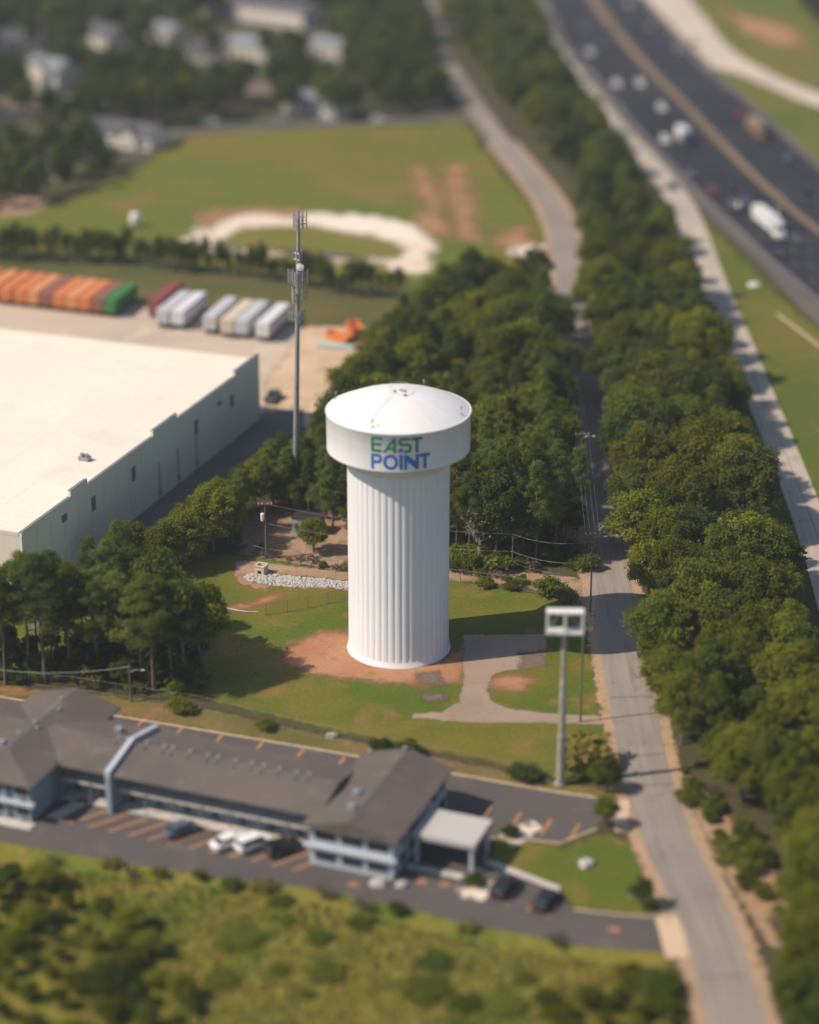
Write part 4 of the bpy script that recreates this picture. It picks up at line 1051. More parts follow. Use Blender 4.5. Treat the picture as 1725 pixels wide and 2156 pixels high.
def car(kind, colour, label, x, y, rz, name=None, cat='car', group=None):
    parts, hl_, tl_, bed, L, W, prof = car_proto(kind, colour)
    o = thing(name or {'sedan': 'parked_car', 'suv': 'parked_car', 'pickup': 'pickup_truck'}[kind], label, cat, (x, y, .02), rz, group)
    for n, me in parts: obj(n, me, o)
    if bed: obj('cargo_bed', bed, o)
    for s in (-1, 1):
        obj('headlight', hl_, o, (L / 2 - .03, s * (W / 2 - .3), .72)); obj('tail_light', tl_, o, (-L / 2 + .01, s * (W / 2 - .28), .82))
    wheels(o, (-L * .3, L * .31), W / 2 - .12)
    return o
pa = MA + math.atan2(4.7, 3.0)
for i, (s, t, k, c_, lb) in enumerate(((-17.3, -.9, 'sedan', 'slate', 'slate blue car parked alone among the orange lines'), (-10.6, -1.3, 'sedan', 'white', 'white car, the left of two parked at the motel front'), (-7.6, -.6, 'suv', 'white', 'larger white car, the right of two parked at the motel front'), (-3.9, -.3, 'suv', 'black', 'black car parked beside the two white cars'))):
    car(k, c_, lb, *ML(s, t), pa)
car('suv', 'black', 'dark car parked beside the grass island, nearer the canopy', *ML(23.8, 1.1), MA + PI / 2 - .1)
car('sedan', 'black', 'dark car parked beside the grass island, farther from the canopy', *ML(29.2, .2), MA + PI / 2 - .1)

def box_trailer(o, L, wall, W=2.55, z0=1.15, z1=4.05, ribs=True, rear_doors=True, gear=True, wheelx=(-.36, -.27)):
    q = MB(); q.span(-L / 2, L / 2, -W / 2, W / 2, z0, z1); q.build('box', wall, o)
    q = MB()
    n = int(L / 1.2)
    for k in range(n + 1):
        x = -L / 2 + L * k / n
        for s in (-1, 1): q.box(x * .995, s * (W / 2 + .02), (z0 + z1) / 2, .09, .05, z1 - z0 - .1)
        q.box(x * .99, 0, z1 + .02, .07, W - .1, .04)
    q.build('ribs', wall, o)
    for s in (-1, 1):
        q = MB(); q.box(L / 2 + .03, s * W / 4, (z0 + z1) / 2, .06, W / 2 - .08, z1 - z0 - .16); d_ = q.build('rear_door', wall, o)
        q = MB(); q.tube([(L / 2 + .08, s * .35, z0 + .1), (L / 2 + .08, s * .35, z1 - .1)], .03, 4); q.build('lock_bar', 'steel', d_)
    q = MB(); q.span(-L / 2 + .3, L / 2 - .2, -.5, .5, z0 - .28, z0 - .005); q.build('chassis', 'darkmetal', o)
    if gear:
        for s in (-1, 1): q = MB(); q.box(-L / 2 + 2.6, s * .8, (z0 - .01) / 2, .16, .16, z0 - .02); q.build('landing_leg', 'darkmetal', o)
    wheels(o, (L / 2 - 1.3, L / 2 - 2.6), W / 2 - .28, .5, 2.2)
ordn = ['first', 'second', 'third', 'fourth', 'fifth', 'sixth', 'seventh', 'eighth', 'ninth', 'tenth', 'eleventh', 'twelfth']
M['c_orange'] = streaky('orange container paint', (.62, .21, .07), (.42, .15, .07), .5, .5)
M['c_orange2'] = streaky('light orange container paint', (.66, .28, .13), (.48, .2, .1), .5, .5)
M['c_brown'] = streaky('brown container paint', (.27, .115, .09), (.2, .09, .07), .6, .5)
M['c_green'] = streaky('green container paint', (.045, .20, .055), (.04, .13, .045), .5, .5)
M['c_maroon'] = streaky('maroon trailer paint', (.24, .06, .065), (.17, .05, .05), .5, .5)
M['c_white'] = streaky('white trailer paint', (.66, .65, .68), (.5, .48, .5), .4, .4)
M['c_pale'] = streaky('pale grey trailer paint', (.50, .51, .55), (.4, .4, .42), .4, .4)
M['c_cream'] = streaky('cream trailer paint', (.60, .52, .40), (.45, .4, .33), .4, .4)
# containers on chassis: rear doors toward the viewer; x of the thing points to the doors
row_dir = Vector(G(272, 665)) - Vector(G(0, 640)); row_dir.normalize()
ta = math.atan2(Vector(G(328, 667, 4)).y - Vector(G(390, 617, 4)).y, Vector(G(328, 667, 4)).x - Vector(G(390, 617, 4)).x)
conts = [(-52, 'c_orange', 'orange'), (-20, 'c_orange2', 'light orange'), (12, 'c_orange', 'orange'), (42, 'c_orange', 'orange'), (70, 'c_orange2', 'light orange'), (97, 'c_brown', 'brown'), (124, 'c_orange', 'orange'), (151, 'c_orange2', 'light orange'), (178, 'c_orange', 'orange'), (205, 'c_brown', 'brown'), (231, 'c_green', 'green')]
vis = 0
LENC = 13.0
for x, m_, nm in conts:
    y = 640 + (x + 20) * 30 / 255
    p = Vector(G(x, y)); dirv = Vector((math.cos(ta), math.sin(ta)))
    c_ = p - dirv * LENC / 2
    lb = 'green container at the right end of the orange row' if nm == 'green' else f'{nm} container, {ordn[vis]} from the left in the long orange row'
    o = thing('shipping_container', lb, 'container', (c_.x, c_.y, .02), ta, 'containers parked behind the warehouse'); vis += 1
    box_trailer(o, LENC, m_, 2.5, 1.1, 3.9)
wt_ = [(325, 672, 'c_maroon', 'dark maroon trailer at the left end of the white trailer row'), (343, 693, 'c_pale', 'pale grey trailer, left of the two white trailers beside the maroon one'), (374, 695, 'c_white', 'white trailer, right of the two beside the maroon one'), (441, 706, 'c_pale', 'pale grey trailer, leftmost of the right-hand four'), (478, 713, 'c_cream', 'cream roofed trailer, second of the right-hand four'), (508, 715, 'c_pale', 'pale grey trailer, third of the right-hand four'), (553, 721, 'c_white', 'white trailer, last of the row beside the cell tower mast')]
for x, y, m_, lb in wt_:
    p = Vector(G(x, y)); dirv = Vector((math.cos(ta), math.sin(ta))); c_ = p - dirv * 7.2
    o = thing('semi_trailer', lb, 'trailer', (c_.x, c_.y, .02), ta, 'trailers parked behind the warehouse'); box_trailer(o, 14.4, m_, 2.6, 1.15, 4.05)
# orange skips and a teal sheet at the yard corner
def skip(label, x, y, L, W, H_, rz, m_):
    o = thing('skip_bin', label, 'skip', (*G(x, y), .02), rz)
    q = MB(); a, b = L / 2, W / 2; V = [(-a * .82, -b, .1), (a * .82, -b, .1), (a * .82, b, .1), (-a * .82, b, .1), (-a, -b, H_), (a, -b, H_), (a, b, H_), (-a, b, H_)]
    V += [(v[0] * .94, v[1] * .9, max(v[2], .3) - (.0 if v[2] > 1 else 0)) for v in V]
    q.add(V, [(0, 3, 2, 1), (0, 1, 5, 4), (1, 2, 6, 5), (2, 3, 7, 6), (3, 0, 4, 7), (4, 5, 13, 12), (5, 6, 14, 13), (6, 7, 15, 14), (7, 4, 12, 15), (8, 9, 10, 11), (12, 13, 9, 8), (13, 14, 10, 9), (14, 15, 11, 10), (15, 12, 8, 11)]); q.build('bin', m_, o)
    for x_ in np.linspace(-a * .7, a * .7, 5):
        for s in (-1, 1): q = MB(); q.box(x_, s * (b + .05), H_ / 2, .12, .1, H_ - .3); q.build('rib', m_, o)
    for s in (-1, 1): q = MB(); q.box(s * a * .7, 0, .05, .2, W, .1); q.build('skid', 'darkmetal', o)
skip('orange skip bin, right-hand one at the sandy yard corner', 748, 708, 6.5, 2.5, 2.6, ta + .5, 'c_orange')
skip('lower orange skip bin, left-hand one at the sandy yard corner', 715, 716, 6.5, 2.4, 1.5, ta + 1.1, 'c_orange')
q = MB(); q.box(0, 0, .25, 7.5, 2.4, .12); q.box(0, 0, .1, 7.0, .3, .2); q.box(0, .8, .1, 7.0, .2, .2); q.box(0, -.8, .1, 7.0, .2, .2)
M['teal'] = paint('pale teal sheet', (.35, .52, .50), .5)
tag(q.build('sheet_stack', 'teal', None, False, (*G(706, 730), .02), R(-12)), 'flat pale teal sheet on battens in front of the orange skips', 'sheet')
car('pickup', 'grey', 'dark pickup truck parked at the warehouse corner in the yard', *G(575, 842), ta + PI, cat='pickup')

# --- highway traffic
def hdir(x, y):
    i = int(np.argmin([math.hypot(q[0] - G(x, y)[0], q[1] - G(x, y)[1]) for q in hm0])); i = min(max(i, 1), NL - 2)
    return math.atan2(hm0[i + 1][1] - hm0[i - 1][1], hm0[i + 1][0] - hm0[i - 1][0])
def semi(label, x, y, rz, boxm, cabm, L=14.5):
    o = thing('semi_truck', label, 'truck', (*G(x, y), .03), rz)
    q = MB(); q.span(-L / 2 - 2, L / 2 - 2, -1.3, 1.3, 1.15, 4.1); q.build('box', boxm, o)
    q = MB(); q.span(-L / 2 - 1.5, L / 2 - 2.2, -.5, .5, .8, 1.14); q.build('chassis', 'darkmetal', o)
    x0 = L / 2 - 1.2
    q = MB(); q.add([(x0, -1.2, .7), (x0 + 2.4, -1.2, .7), (x0 + 2.4, 1.2, .7), (x0, 1.2, .7), (x0, -1.2, 3.9), (x0 + 1.3, -1.2, 3.4), (x0 + 1.3, 1.2, 3.4), (x0, 1.2, 3.9), (x0 + 2.2, -1.15, 2.1), (x0 + 2.2, 1.15, 2.1)], [(0, 3, 2, 1), (4, 5, 6, 7), (5, 8, 9, 6), (8, 1, 2, 9), (0, 1, 8, 5, 4), (3, 7, 6, 9, 2), (0, 4, 7, 3)]); q.build('cab', cabm, o)
    q = MB(); q.box(x0 + 3.1, 0, 1.3, 1.7, 2.0, 1.3, 0, 0, .85); q.build('hood', cabm, o)
    q = MB(); q.add([(x0 + 1.36, -1.05, 3.3), (x0 + 2.18, -1.05, 2.2), (x0 + 2.18, 1.05, 2.2), (x0 + 1.36, 1.05, 3.3), (x0 + 1.42, -1.05, 3.34), (x0 + 2.24, -1.05, 2.22), (x0 + 2.24, 1.05, 2.22), (x0 + 1.42, 1.05, 3.34)], [(0, 1, 2, 3), (4, 7, 6, 5), (0, 4, 5, 1), (3, 2, 6, 7), (0, 3, 7, 4), (1, 5, 6, 2)]); q.build('windscreen', 'glass', o)
    for s in (-1, 1): q = MB(); q.box(x0 + 3.95, s * .8, 1.2, .1, .3, .25); q.build('headlight', 'lamp', o)
    wheels(o, (-L / 2 - .9, -L / 2 + .4, x0 - .2, x0 + 3.2), 1.05, .5, 2.2)
    return o
d0 = hdir(1615, 478)
semi('big white semi truck with box trailer on the dark highway', 1618, 485, d0, 'c_white', 'car paint white')
semi('white box truck with dark blue cab farther up the highway', 1440, 303, hdir(1440, 303), 'c_white', 'car paint navy', 7.5)
semi('tan truck in the far carriageway of the highway', 1592, 285, hdir(1592, 285), 'car paint tan', 'car paint tan', 9)
traffic = [(1243, 115, 'white', 'suv', 'white car highest up the near carriageway'), (1298, 182, 'white', 'suv', 'white car, left one of a side by side pair on the highway'), (1348, 180, 'white', 'suv', 'white car, right one of a side by side pair on the highway'), (1393, 232, 'white', 'suv', 'single white car below the side by side pair'), (1400, 300, 'white', 'suv', 'white car just left of the box truck with blue cab'), (1325, 12, 'white', 'sedan', 'white car at the top edge in the far carriageway'), (1428, 108, 'silver', 'sedan', 'silver car in the far carriageway before the ramp'), (1496, 150, 'silver', 'suv', 'silver car where the ramp leaves the highway'), (1560, 247, 'red', 'sedan', 'red car just above the tan truck'), (1416, 396, 'black', 'sedan', 'black car on the frontage road'), (1500, 405, 'maroon', 'sedan', 'dark red car above the big semi truck'), (1538, 396, 'black', 'sedan', 'black car beside the dark red one above the semi'), (1570, 430, 'slate', 'sedan', 'slate car close behind the big semi truck'), (1635, 540, 'black', 'sedan', 'black car just below the big semi truck'), (1672, 508, 'slate', 'sedan', 'dark blue grey car right of the semi cab'), (1545, 440, 'grey', 'suv', 'dark grey car left of the semi trailer'), (1628, 452, 'black', 'suv', 'black car between the semi trailer and the median'), (1700, 405, 'black', 'sedan', 'black car in the far carriageway at the right edge'), (1280, 60, 'tan', 'suv', 'tan car near the top of the median')]
traffic += [(1268, 96, 'grey', 'sedan', 'dark car right of the highest white car'), (1420, 250, 'black', 'suv', 'black car right of the single white car'), (1455, 372, 'grey', 'sedan', 'grey car in the slow lane near the frontage merge'), (1460, 95, 'silver', 'suv', 'pale car right of the silver one in the far carriageway'), (1530, 195, 'grey', 'sedan', 'grey car below the ramp gore in the far carriageway'), (1660, 340, 'slate', 'suv', 'slate car below the tan truck in the far carriageway'), (1368, 60, 'silver', 'sedan', 'silver car high in the far carriageway')]
for x, y, c_, k, lb in traffic:
    an = hdir(x, y) if (x, y) != (1416, 396) else hdir(x, y) - .12
    far = x > line_at(hw_med1, y)
    car(k, c_, lb, *G(x, y), an + (PI if far else 0), name='highway_car', group='highway traffic')
# cars on the street by the houses
for x, y, c_, lb in ((440, 262, 'white', 'white car parked at the left end of the street'), (595, 264, 'silver', 'silver car parked in the middle of the street'), (690, 256, 'white', 'white car parked before the grey blue house'), (800, 258, 'white', 'white car nearest the road junction')):
    car('suv', c_, lb, *G(x, y), R(4), group='cars on the street')
car('suv', 'silver', 'silver car half hidden by trees left of the field', *G(130, 380), R(60), group='cars on the street')
# pale tarpaulin left on the verge, and a low wall
q = MB(); rg = random.Random(3); V = []; n = 9
for k in range(3):
    for i in range(n): a = 2 * PI * i / n; r = (1.15, .8, .25)[k] * rg.uniform(.75, 1.2); V.append((r * math.cos(a) * 1.3, r * math.sin(a), (.02, .4, .62)[k] * rg.uniform(.8, 1.2)))
q.add(V, [(k * n + i, k * n + (i + 1) % n, (k + 1) * n + (i + 1) % n, (k + 1) * n + i) for k in range(2) for i in range(n)] + [tuple(range(2 * n, 3 * n))])
tag(q.build('tarpaulin', 'signwhite', None, False, (*G(1588, 600), .02)), 'crumpled white sheet lying on the highway verge', 'sheet')
q = MB(); a, b = Vector(G(1638, 662)), Vector(G(1760, 755)); pts = [a.lerp(b, t) for t in np.linspace(0, 1, 24)]
q.strip(offset([tuple(p) for p in pts], .35), offset([tuple(p) for p in pts], -.35), .02)
for p, p2 in zip(pts, pts[1:]): q.box((p.x + p2.x) / 2, (p.y + p2.y) / 2, .15, (p2 - p).length * .94, .5, .3, math.atan2(b.y - a.y, b.x - a.x))
tag(q.build('drain_channel', 'kerb'), 'pale concrete drain edge on the highway verge', 'drain')

# ================================================================== HOUSES
def house(label, x, y, w, dp, h, rh, rz, wall='housewhite', roofm='roofgrey', wings=(), name='house', cat='house', chim=True, nwin=3):
    o = thing(name, label, cat, (*G(x, y), 0), rz)
    def block(cx0, cy0, w, dp, h, rh, along='x'):
        q = MB(); q.span(cx0 - w / 2, cx0 + w / 2, cy0 - dp / 2, cy0 + dp / 2, 0, h)
        if along == 'x':
            for s in (-1, 1): q.add([(cx0 + s * w / 2, cy0 - dp / 2, h), (cx0 + s * w / 2, cy0 + dp / 2, h), (cx0 + s * w / 2, cy0, h + rh)], [(0, 1, 2) if s > 0 else (2, 1, 0)])
        else:
            for s in (-1, 1): q.add([(cx0 - w / 2, cy0 + s * dp / 2, h), (cx0 + w / 2, cy0 + s * dp / 2, h), (cx0, cy0 + s * dp / 2, h + rh)], [(0, 1, 2) if s < 0 else (2, 1, 0)])
        q.build('wall', wall, o)
        e = .45; q = MB(); th = .2
        if along == 'x':
            sl = rh / (dp / 2)
            for s in (-1, 1):
                V = [(cx0 - w / 2 - e, cy0 + s * (dp / 2 + e), h - sl * e + .02), (cx0 + w / 2 + e, cy0 + s * (dp / 2 + e), h - sl * e + .02), (cx0 + w / 2 + e, cy0, h + rh + .02), (cx0 - w / 2 - e, cy0, h + rh + .02)]
                q.add(V + [(a, b, c + th) for a, b, c in V], [(0, 1, 2, 3), (4, 7, 6, 5), (0, 4, 5, 1), (1, 5, 6, 2), (3, 2, 6, 7), (0, 3, 7, 4)])
        else:
            sl = rh / (w / 2)
            for s in (-1, 1):
                V = [(cx0 + s * (w / 2 + e), cy0 - dp / 2 - e, h - sl * e + .02), (cx0 + s * (w / 2 + e), cy0 + dp / 2 + e, h - sl * e + .02), (cx0, cy0 + dp / 2 + e, h + rh + .02), (cx0, cy0 - dp / 2 - e, h + rh + .02)]
                q.add(V + [(a, b, c + th) for a, b, c in V], [(0, 1, 2, 3), (4, 7, 6, 5), (0, 4, 5, 1), (1, 5, 6, 2), (3, 2, 6, 7), (0, 3, 7, 4)])
        return q.build('roof', roofm, o)
    r_ = block(0, 0, w, dp, h, rh)
    if chim: q = MB(); q.box(w * .25, dp * .12, h + rh * .8, .8, .6, 1.8); q.build('chimney', 'housebrick', r_)
    for (cx0, cy0, ww, wd) in wings:
        block(cx0, cy0, ww, wd, h, rh * .9, 'y')
        q = MB(); q.box(cx0, cy0 - wd / 2 - .03, h * .5, 1.4, .08, 1.2); w_ = q.build('window', 'glass', o)
    n = max(2, int(w / 3.2))
    for k in range(n):
        xx = -w / 2 + w * (k + .5) / n
        for z in ([1.5] if h < 4 else [1.5, h - 1.3]):
            if k == n // 2 and z == 1.5:
                q = MB(); q.box(xx, -dp / 2 - .03, 1.05, 1.0, .08, 2.1); q.build('door', 'doorblue', o)
            else:
                q = MB(); q.box(xx, -dp / 2 - .03, z, 1.2, .08, 1.3); w_ = q.build('window', 'glass', o)
                q = MB(); q.box(xx, -dp / 2 - .012, z, 1.45, .06, 1.55); q.build('frame', 'motelwhite', w_)
    return o
house('long white building with grey roof at the top edge of the picture', 548, 40, 50, 13, 6.0, 2.0, R(-37), roofm='roofgrey', name='apartment_building', cat='building', chim=False)
house('white two-storey house with pale gable at upper left', 112, 185, 14, 10, 6.5, 3.0, R(-38), roofm='roofpale', wings=((-1, -4.2, 9, 5),))
house('grey roofed house with two cream gables left of the field', 262, 300, 24, 10, 3.6, 2.6, R(-28), wings=((-7.5, -4.5, 7, 4.5), (5, -4.2, 5.5, 4)))
house('white building with pale roof below the long white one', 540, 118, 17, 10, 4.4, 2.2, R(-40), roofm='roofpale')
house('small pale roofed house beside the woods at the top', 700, 116, 13, 8, 3.6, 2.2, R(-38), roofm='roofpale')
house('grey blue roofed house with white front facing the street', 675, 234, 20, 9, 3.4, 2.4, R(-24), roofm='roofpale', wings=((-6, -4, 5, 4),))
house('dark roofed house at the top left corner', 35, 100, 18, 11, 3.5, 2.8, R(12))
house('dark roofed house with a white side behind the trees', 225, 95, 18, 10, 4.4, 2.8, R(-50), roofm='roofgrey')
house('pale cottage between the dark houses at the top', 355, 85, 11, 9, 3.8, 2.2, R(-42), roofm='roofpale')
house('brown roofed house left of the white one by the lamp', 25, 245, 14, 9, 3.2, 2.4, R(10), roofm='roofbrown')
house('brick house in the trees left of the grey blue one', 520, 215, 14, 9, 3.2, 2.4, R(4), wall='housebrick', roofm='roofbrown')
patch('pavement', GP([(-60, 415), (60, 412), (110, 430), (60, 452), (-60, 458)]), 'dust', .0135, 2, 1.5)
house('small house behind the row of street trees', 440, 125, 12, 9, 3.2, 2.4, R(-8), roofm='roofgrey')
house('pale roofed house peeping over the woods by the road', 820, 60, 12, 9, 3.2, 2.4, R(10), roofm='roofpale')
# white round tank on the field edge
q = MB(); q.lathe([(1.3, 0), (1.35, 2.6), (1.0, 3.4), (.2, 3.7)], 18)
tag(q.build('storage_tank', 'signwhite', None, True, (*G(286, 478), 0)), 'small white round tank at the far side of the tree row', 'tank')

# ================================================================== TREES AND SHRUBS
rng = np.random.default_rng(11)
def leaf_mesh(name, clusters, per_area, size, mat, aspect=.6, flat=1.0, up=.25, shell=.6):
    """leaf-sized kites spread over the outer shell of every clump"""
    P, Nn, T_ = [], [], []
    for (cx, cy, cz, r, tint) in clusters:
        n = int(per_area * r * r)
        v = rng.normal(size=(n, 3)); v /= np.linalg.norm(v, axis=1)[:, None]
        v[:, 2] = np.where(v[:, 2] < -.45, -v[:, 2], v[:, 2])
        rad = r * (1 - shell * rng.random(n) ** 1.5) * (1 + .24 * rng.normal(size=n))
        P.append(np.stack([cx + v[:, 0] * rad, cy + v[:, 1] * rad, cz + v[:, 2] * rad * flat], 1))
        nn = v + rng.normal(size=(n, 3)) * .75 + np.array([0, 0, up]); Nn.append(nn / np.linalg.norm(nn, axis=1)[:, None])
        T_.append(np.clip(tint + .16 * rng.normal(size=n), 0, 1))
    P, Nn, T_ = np.concatenate(P), np.concatenate(Nn), np.concatenate(T_)
    n = len(P)
    h = rng.normal(size=(n, 3)); a = np.cross(Nn, h); a /= np.linalg.norm(a, axis=1)[:, None]; b = np.cross(Nn, a)
    s = size * (.65 + .7 * rng.random(n))[:, None]
    V = np.stack([P - a * s, P + b * s * aspect, P + a * s, P - b * s * aspect], 1).reshape(-1, 3)
    me = bpy.data.meshes.new(name)
    me.vertices.add(4 * n); me.vertices.foreach_set('co', V.astype('f').ravel())
    me.loops.add(4 * n); me.loops.foreach_set('vertex_index', np.arange(4 * n, dtype='i'))
    me.polygons.add(n); me.polygons.foreach_set('loop_start', np.arange(0, 4 * n, 4, dtype='i'))
    at = me.attributes.new('tint', 'FLOAT', 'FACE'); at.data.foreach_set('value', T_.astype('f'))
    me.materials.append(M[mat]); me.update(); me.validate()
    return me
def trunk_mesh(name, h, r, limbs, mat, wob=.2):
    q = MB(); pts = [(wob * math.sin(i * 1.3 + limbs[0][0] if limbs else i), wob * math.cos(i * 1.7), h * i / 5) for i in range(6)]; pts[0] = (0, 0, -.1)
    q.tube(pts, [r * 1.25] + [r * (1 - .13 * i) for i in range(1, 6)], 7)
    for a, z, L, up_ in limbs:
        i = min(4, int(z / h * 5)); f = z / h * 5 - i; p0 = Vector(pts[i]).lerp(Vector(pts[i + 1]), f)
        d = Vector((math.cos(a), math.sin(a), up_))
        q.tube([p0, p0 + d * L * .5 + Vector((0, 0, .1 * L)), p0 + d * L], [r * .42, r * .27, r * .1], 5)
    return q.mesh(name, mat)
def broad(kind, w, hgt_, base, ncl, mat, seed, leaf=.185, dens=300, bark='barkgrey'):
    g = np.random.default_rng(seed); cl = []
    cz = base + (hgt_ - base) * .5; rz_ = (hgt_ - base) * .5
    for k in range(ncl):
        zf = 1 - 1.62 * (k + .5) / ncl; ph = k * 2.39996 + g.uniform(-.4, .4); rr_ = math.sqrt(max(0, 1 - zf * zf))
        r = w * g.uniform(.17, .40); k1 = g.uniform(.55, 1.08)
        cl.append((w * .78 * rr_ * math.cos(ph) * k1 * 1.1, w * .78 * rr_ * math.sin(ph) * k1 * 1.1, cz + rz_ * zf * .8 * g.uniform(.72, 1.16), r, g.uniform(.05, .75)))
    for k in range(10): a_ = g.uniform(0, 6.28); z_ = g.uniform(-.5, 1.0); q_ = math.sqrt(1 - min(.99, z_ * z_)); cl.append((w * .95 * q_ * math.cos(a_), w * .95 * q_ * math.sin(a_), cz + rz_ * .95 * z_, w * g.uniform(.08, .16), g.uniform(.2, .8)))
    for k in range(4): cl.append((g.uniform(-.3, .3) * w, g.uniform(-.3, .3) * w, cz + g.uniform(-.3, .3) * rz_, w * .4, .2))
    cr_ = leaf_mesh('crown', cl, dens, leaf, mat)
    lim = [(g.uniform(0, 6.28), base * .7 + (hgt_ - base) * g.uniform(0, .4), w * g.uniform(.5, .8), g.uniform(.5, 1)) for _ in range(7)]
    return (trunk_mesh('trunk', hgt_ * .8, .24, lim, bark), cr_, hgt_, w)
def pine(hgt_, seed, mat='needle', cf=.5, w=2.9, ncl=34, dens=420):
    g = np.random.default_rng(seed); cl, lim = [], []
    for k in range(ncl):
        f = (k + .5) / ncl; z = hgt_ * (1 - cf) + hgt_ * cf * f
        spread = w * (1 - .75 * max(0, f - .35) / .65) * g.uniform(.45, 1); a = k * 2.4 + g.uniform(-.5, .5)
        r = g.uniform(.75, 1.3) * (1.05 - .3 * f); x, y = spread * math.cos(a), spread * math.sin(a)
        cl.append((x, y, z + .2, r, g.uniform(.1, .6))); lim.append((a, z - spread * .35, spread * 1.05, .3))
    for k in range(4): a = g.uniform(0, 6.28); z = hgt_ * (1 - cf) * g.uniform(.55, .95); lim.append((a, z, g.uniform(.8, 1.8), -.1))
    return (trunk_mesh('trunk', hgt_ * .98, .21, lim, 'bark', .1), leaf_mesh('crown', cl, dens, .2, mat, .2, .75, .6, .6), hgt_, w + 1)
def bush(w, h, seed, mat='shrub', ncl=9, leaf=.16, dens=330):
    g = np.random.default_rng(seed); cl = []
    for k in range(ncl):
        a = k * 2.4; r = w * math.sqrt((k + .3) / ncl) * .75; cl.append((r * math.cos(a), r * math.sin(a), h * g.uniform(.35, .75) * (1 - .3 * r / w), w * g.uniform(.3, .5), g.uniform(.1, .7)))
    lim = [(g.uniform(0, 6.28), h * .1, w * .7, 1.0) for _ in range(5)]
    return (trunk_mesh('stems', h * .6, .06, lim, 'barkgrey', .05), leaf_mesh('foliage', cl, dens, leaf, mat, flat=.8), h, w)
def bare(hgt_, seed):
    g = np.random.default_rng(seed); q = MB()
    def grow(p, d, L, r, lv):
        e = p + d * L; q.tube([p, p.lerp(e, .5) + Vector(g.normal(size=3) * .06 * L), e], [r, r * .8, r * .6], 5)
        if lv == 0: return
        for _ in range(3 if lv > 1 else 4):
            nd = (d + Vector(g.normal(size=3) * .5) + Vector((0, 0, .15))).normalized(); grow(e if g.random() < .6 else p.lerp(e, g.uniform(.5, 1)), nd, L * g.uniform(.6, .8), r * .58, lv - 1)
    grow(Vector((0, 0, -.1)), Vector((0, 0, 1)), hgt_ * .32, .2, 4)
    me = q.mesh('trunk', 'deadwood')
    cl = [(g.normal() * hgt_ * .16, g.normal() * hgt_ * .16, hgt_ * g.uniform(.5, .95), .9, .3) for _ in range(12)]
    return (me, leaf_mesh('crown', cl, 22, .2, 'twig'), hgt_, hgt_ * .3)

T = {
 'A': [broad('A', 4.3, 12, 2.2, 30, 'leafA', 1), broad('A', 3.7, 13, 2.6, 28, 'leafA', 2), broad('A', 4.8, 11, 2.0, 34, 'leafA', 3), broad('A', 3.1, 13.5, 2.4, 26, 'leafA', 41), broad('A', 4.2, 12, 3.0, 22, 'leafB', 42)],
 'B': [broad('B', 4.2, 11, 1.8, 32, 'leafB', 4), broad('B', 3.6, 10, 1.6, 26, 'leafB', 5), broad('B', 4.7, 12, 2.0, 36, 'leafB', 6)],
 'D': [broad('D', 4.5, 13, 2.2, 32, 'leafD', 7), broad('D', 3.9, 12, 2.0, 28, 'leafD', 8), broad('D', 3.0, 13, 2.6, 24, 'leafA', 43)],
 'P': [pine(18, 9), pine(19, 10, w=2.6), pine(17, 12, cf=.58, w=3.2), pine(18, 13, cf=.45, w=2.9)],
 'p': [pine(12, 14, cf=.72, w=2.3, ncl=30), pine(11, 15, cf=.8, w=2.1, ncl=28)],
 's': [bush(1.6, 1.9, 16), bush(2.0, 2.4, 17, ncl=12), bush(1.3, 1.5, 18)],
 'g': [bush(1.7, 2.3, 19, 'leafB'), bush(2.2, 2.9, 20, 'leafA', 12)],
 'd': [bush(1.3, 1.4, 21, 'twig', 8, .14, 160), bush(1.0, 1.1, 22, 'straw', 7, .16, 220)],
 'X': [bare(10, 23), bare(8, 24)],
 'n': [broad('n', 2.1, 7.5, .9, 18, 'leafA', 25, .2, 230), broad('n', 1.8, 7, 1.2, 16, 'leafD', 26, .2, 230)],
}
tree_pts = []
def plant(kind, x, y, h, name, label, cat, group, rr=None, wide=1.0):
    tr, crn, H0, w0 = T[kind][rr.randrange(len(T[kind])) if rr else 0]
    k = h / H0
    o = thing(name, label, cat, (x, y, 0), (rr.random() if rr else .3) * 6.28, group)
    kw = k * wide
    a = obj(tr.name.split('.')[0], tr, o); b = obj(crn.name.split('.')[0], crn, o)
    o.scale = (kw, kw, k)
    return o
def in_poly(x, y, poly): return bool(inside(x, y, poly))
KA = [(l + 10, y) for y, l, r in rows if y > -50] + [(r - 12, y) for y, l, r in rows[::-1] if y > -50]
KA2 = [(l + 26, y) for y, l, r in rows if y > -50] + [(r - 12, y) for y, l, r in rows[::-1] if y > -50]
KA3 = [(l + 4, y) for y, l, r in rows if y > -50] + [(r - 12, y) for y, l, r in rows[::-1] if y > -50]
KA4 = [(l + 4, y) for y, l, r in rows if y > -50] + [(r + 8, y) for y, l, r in rows[::-1] if y > -50]
KA5 = [(l - 6, y) for y, l, r in rows if y > -50] + [(r, y) for y, l, r in rows[::-1] if y > -50]
KB = [(l + 3, y) for y, l, r in rowsB] + [(r + 60, y) for y, l, r in rowsB[::-1]]
KH = [(q[1] + 4, q[0]) for q in hw_left] + [(2100, 830), (2100, -60)]
def ok_view(x, y, h, w, keep):
    pts = [S(x, y, h * .98), S(x - w * .75, y, h * .7), S(x + w * .75, y, h * .7), S(x, y, h * .6)]
    return not any(in_poly(p[0], p[1], k) for k in keep for p in pts)
ADJ = {'A': 'mid green', 'B': 'yellow green', 'D': 'dark green', 'P': 'bare stemmed', 'p': 'bushy needled', 's': 'yellowish', 'g': 'leafy green', 'd': 'dry', 'n': 'slim'}
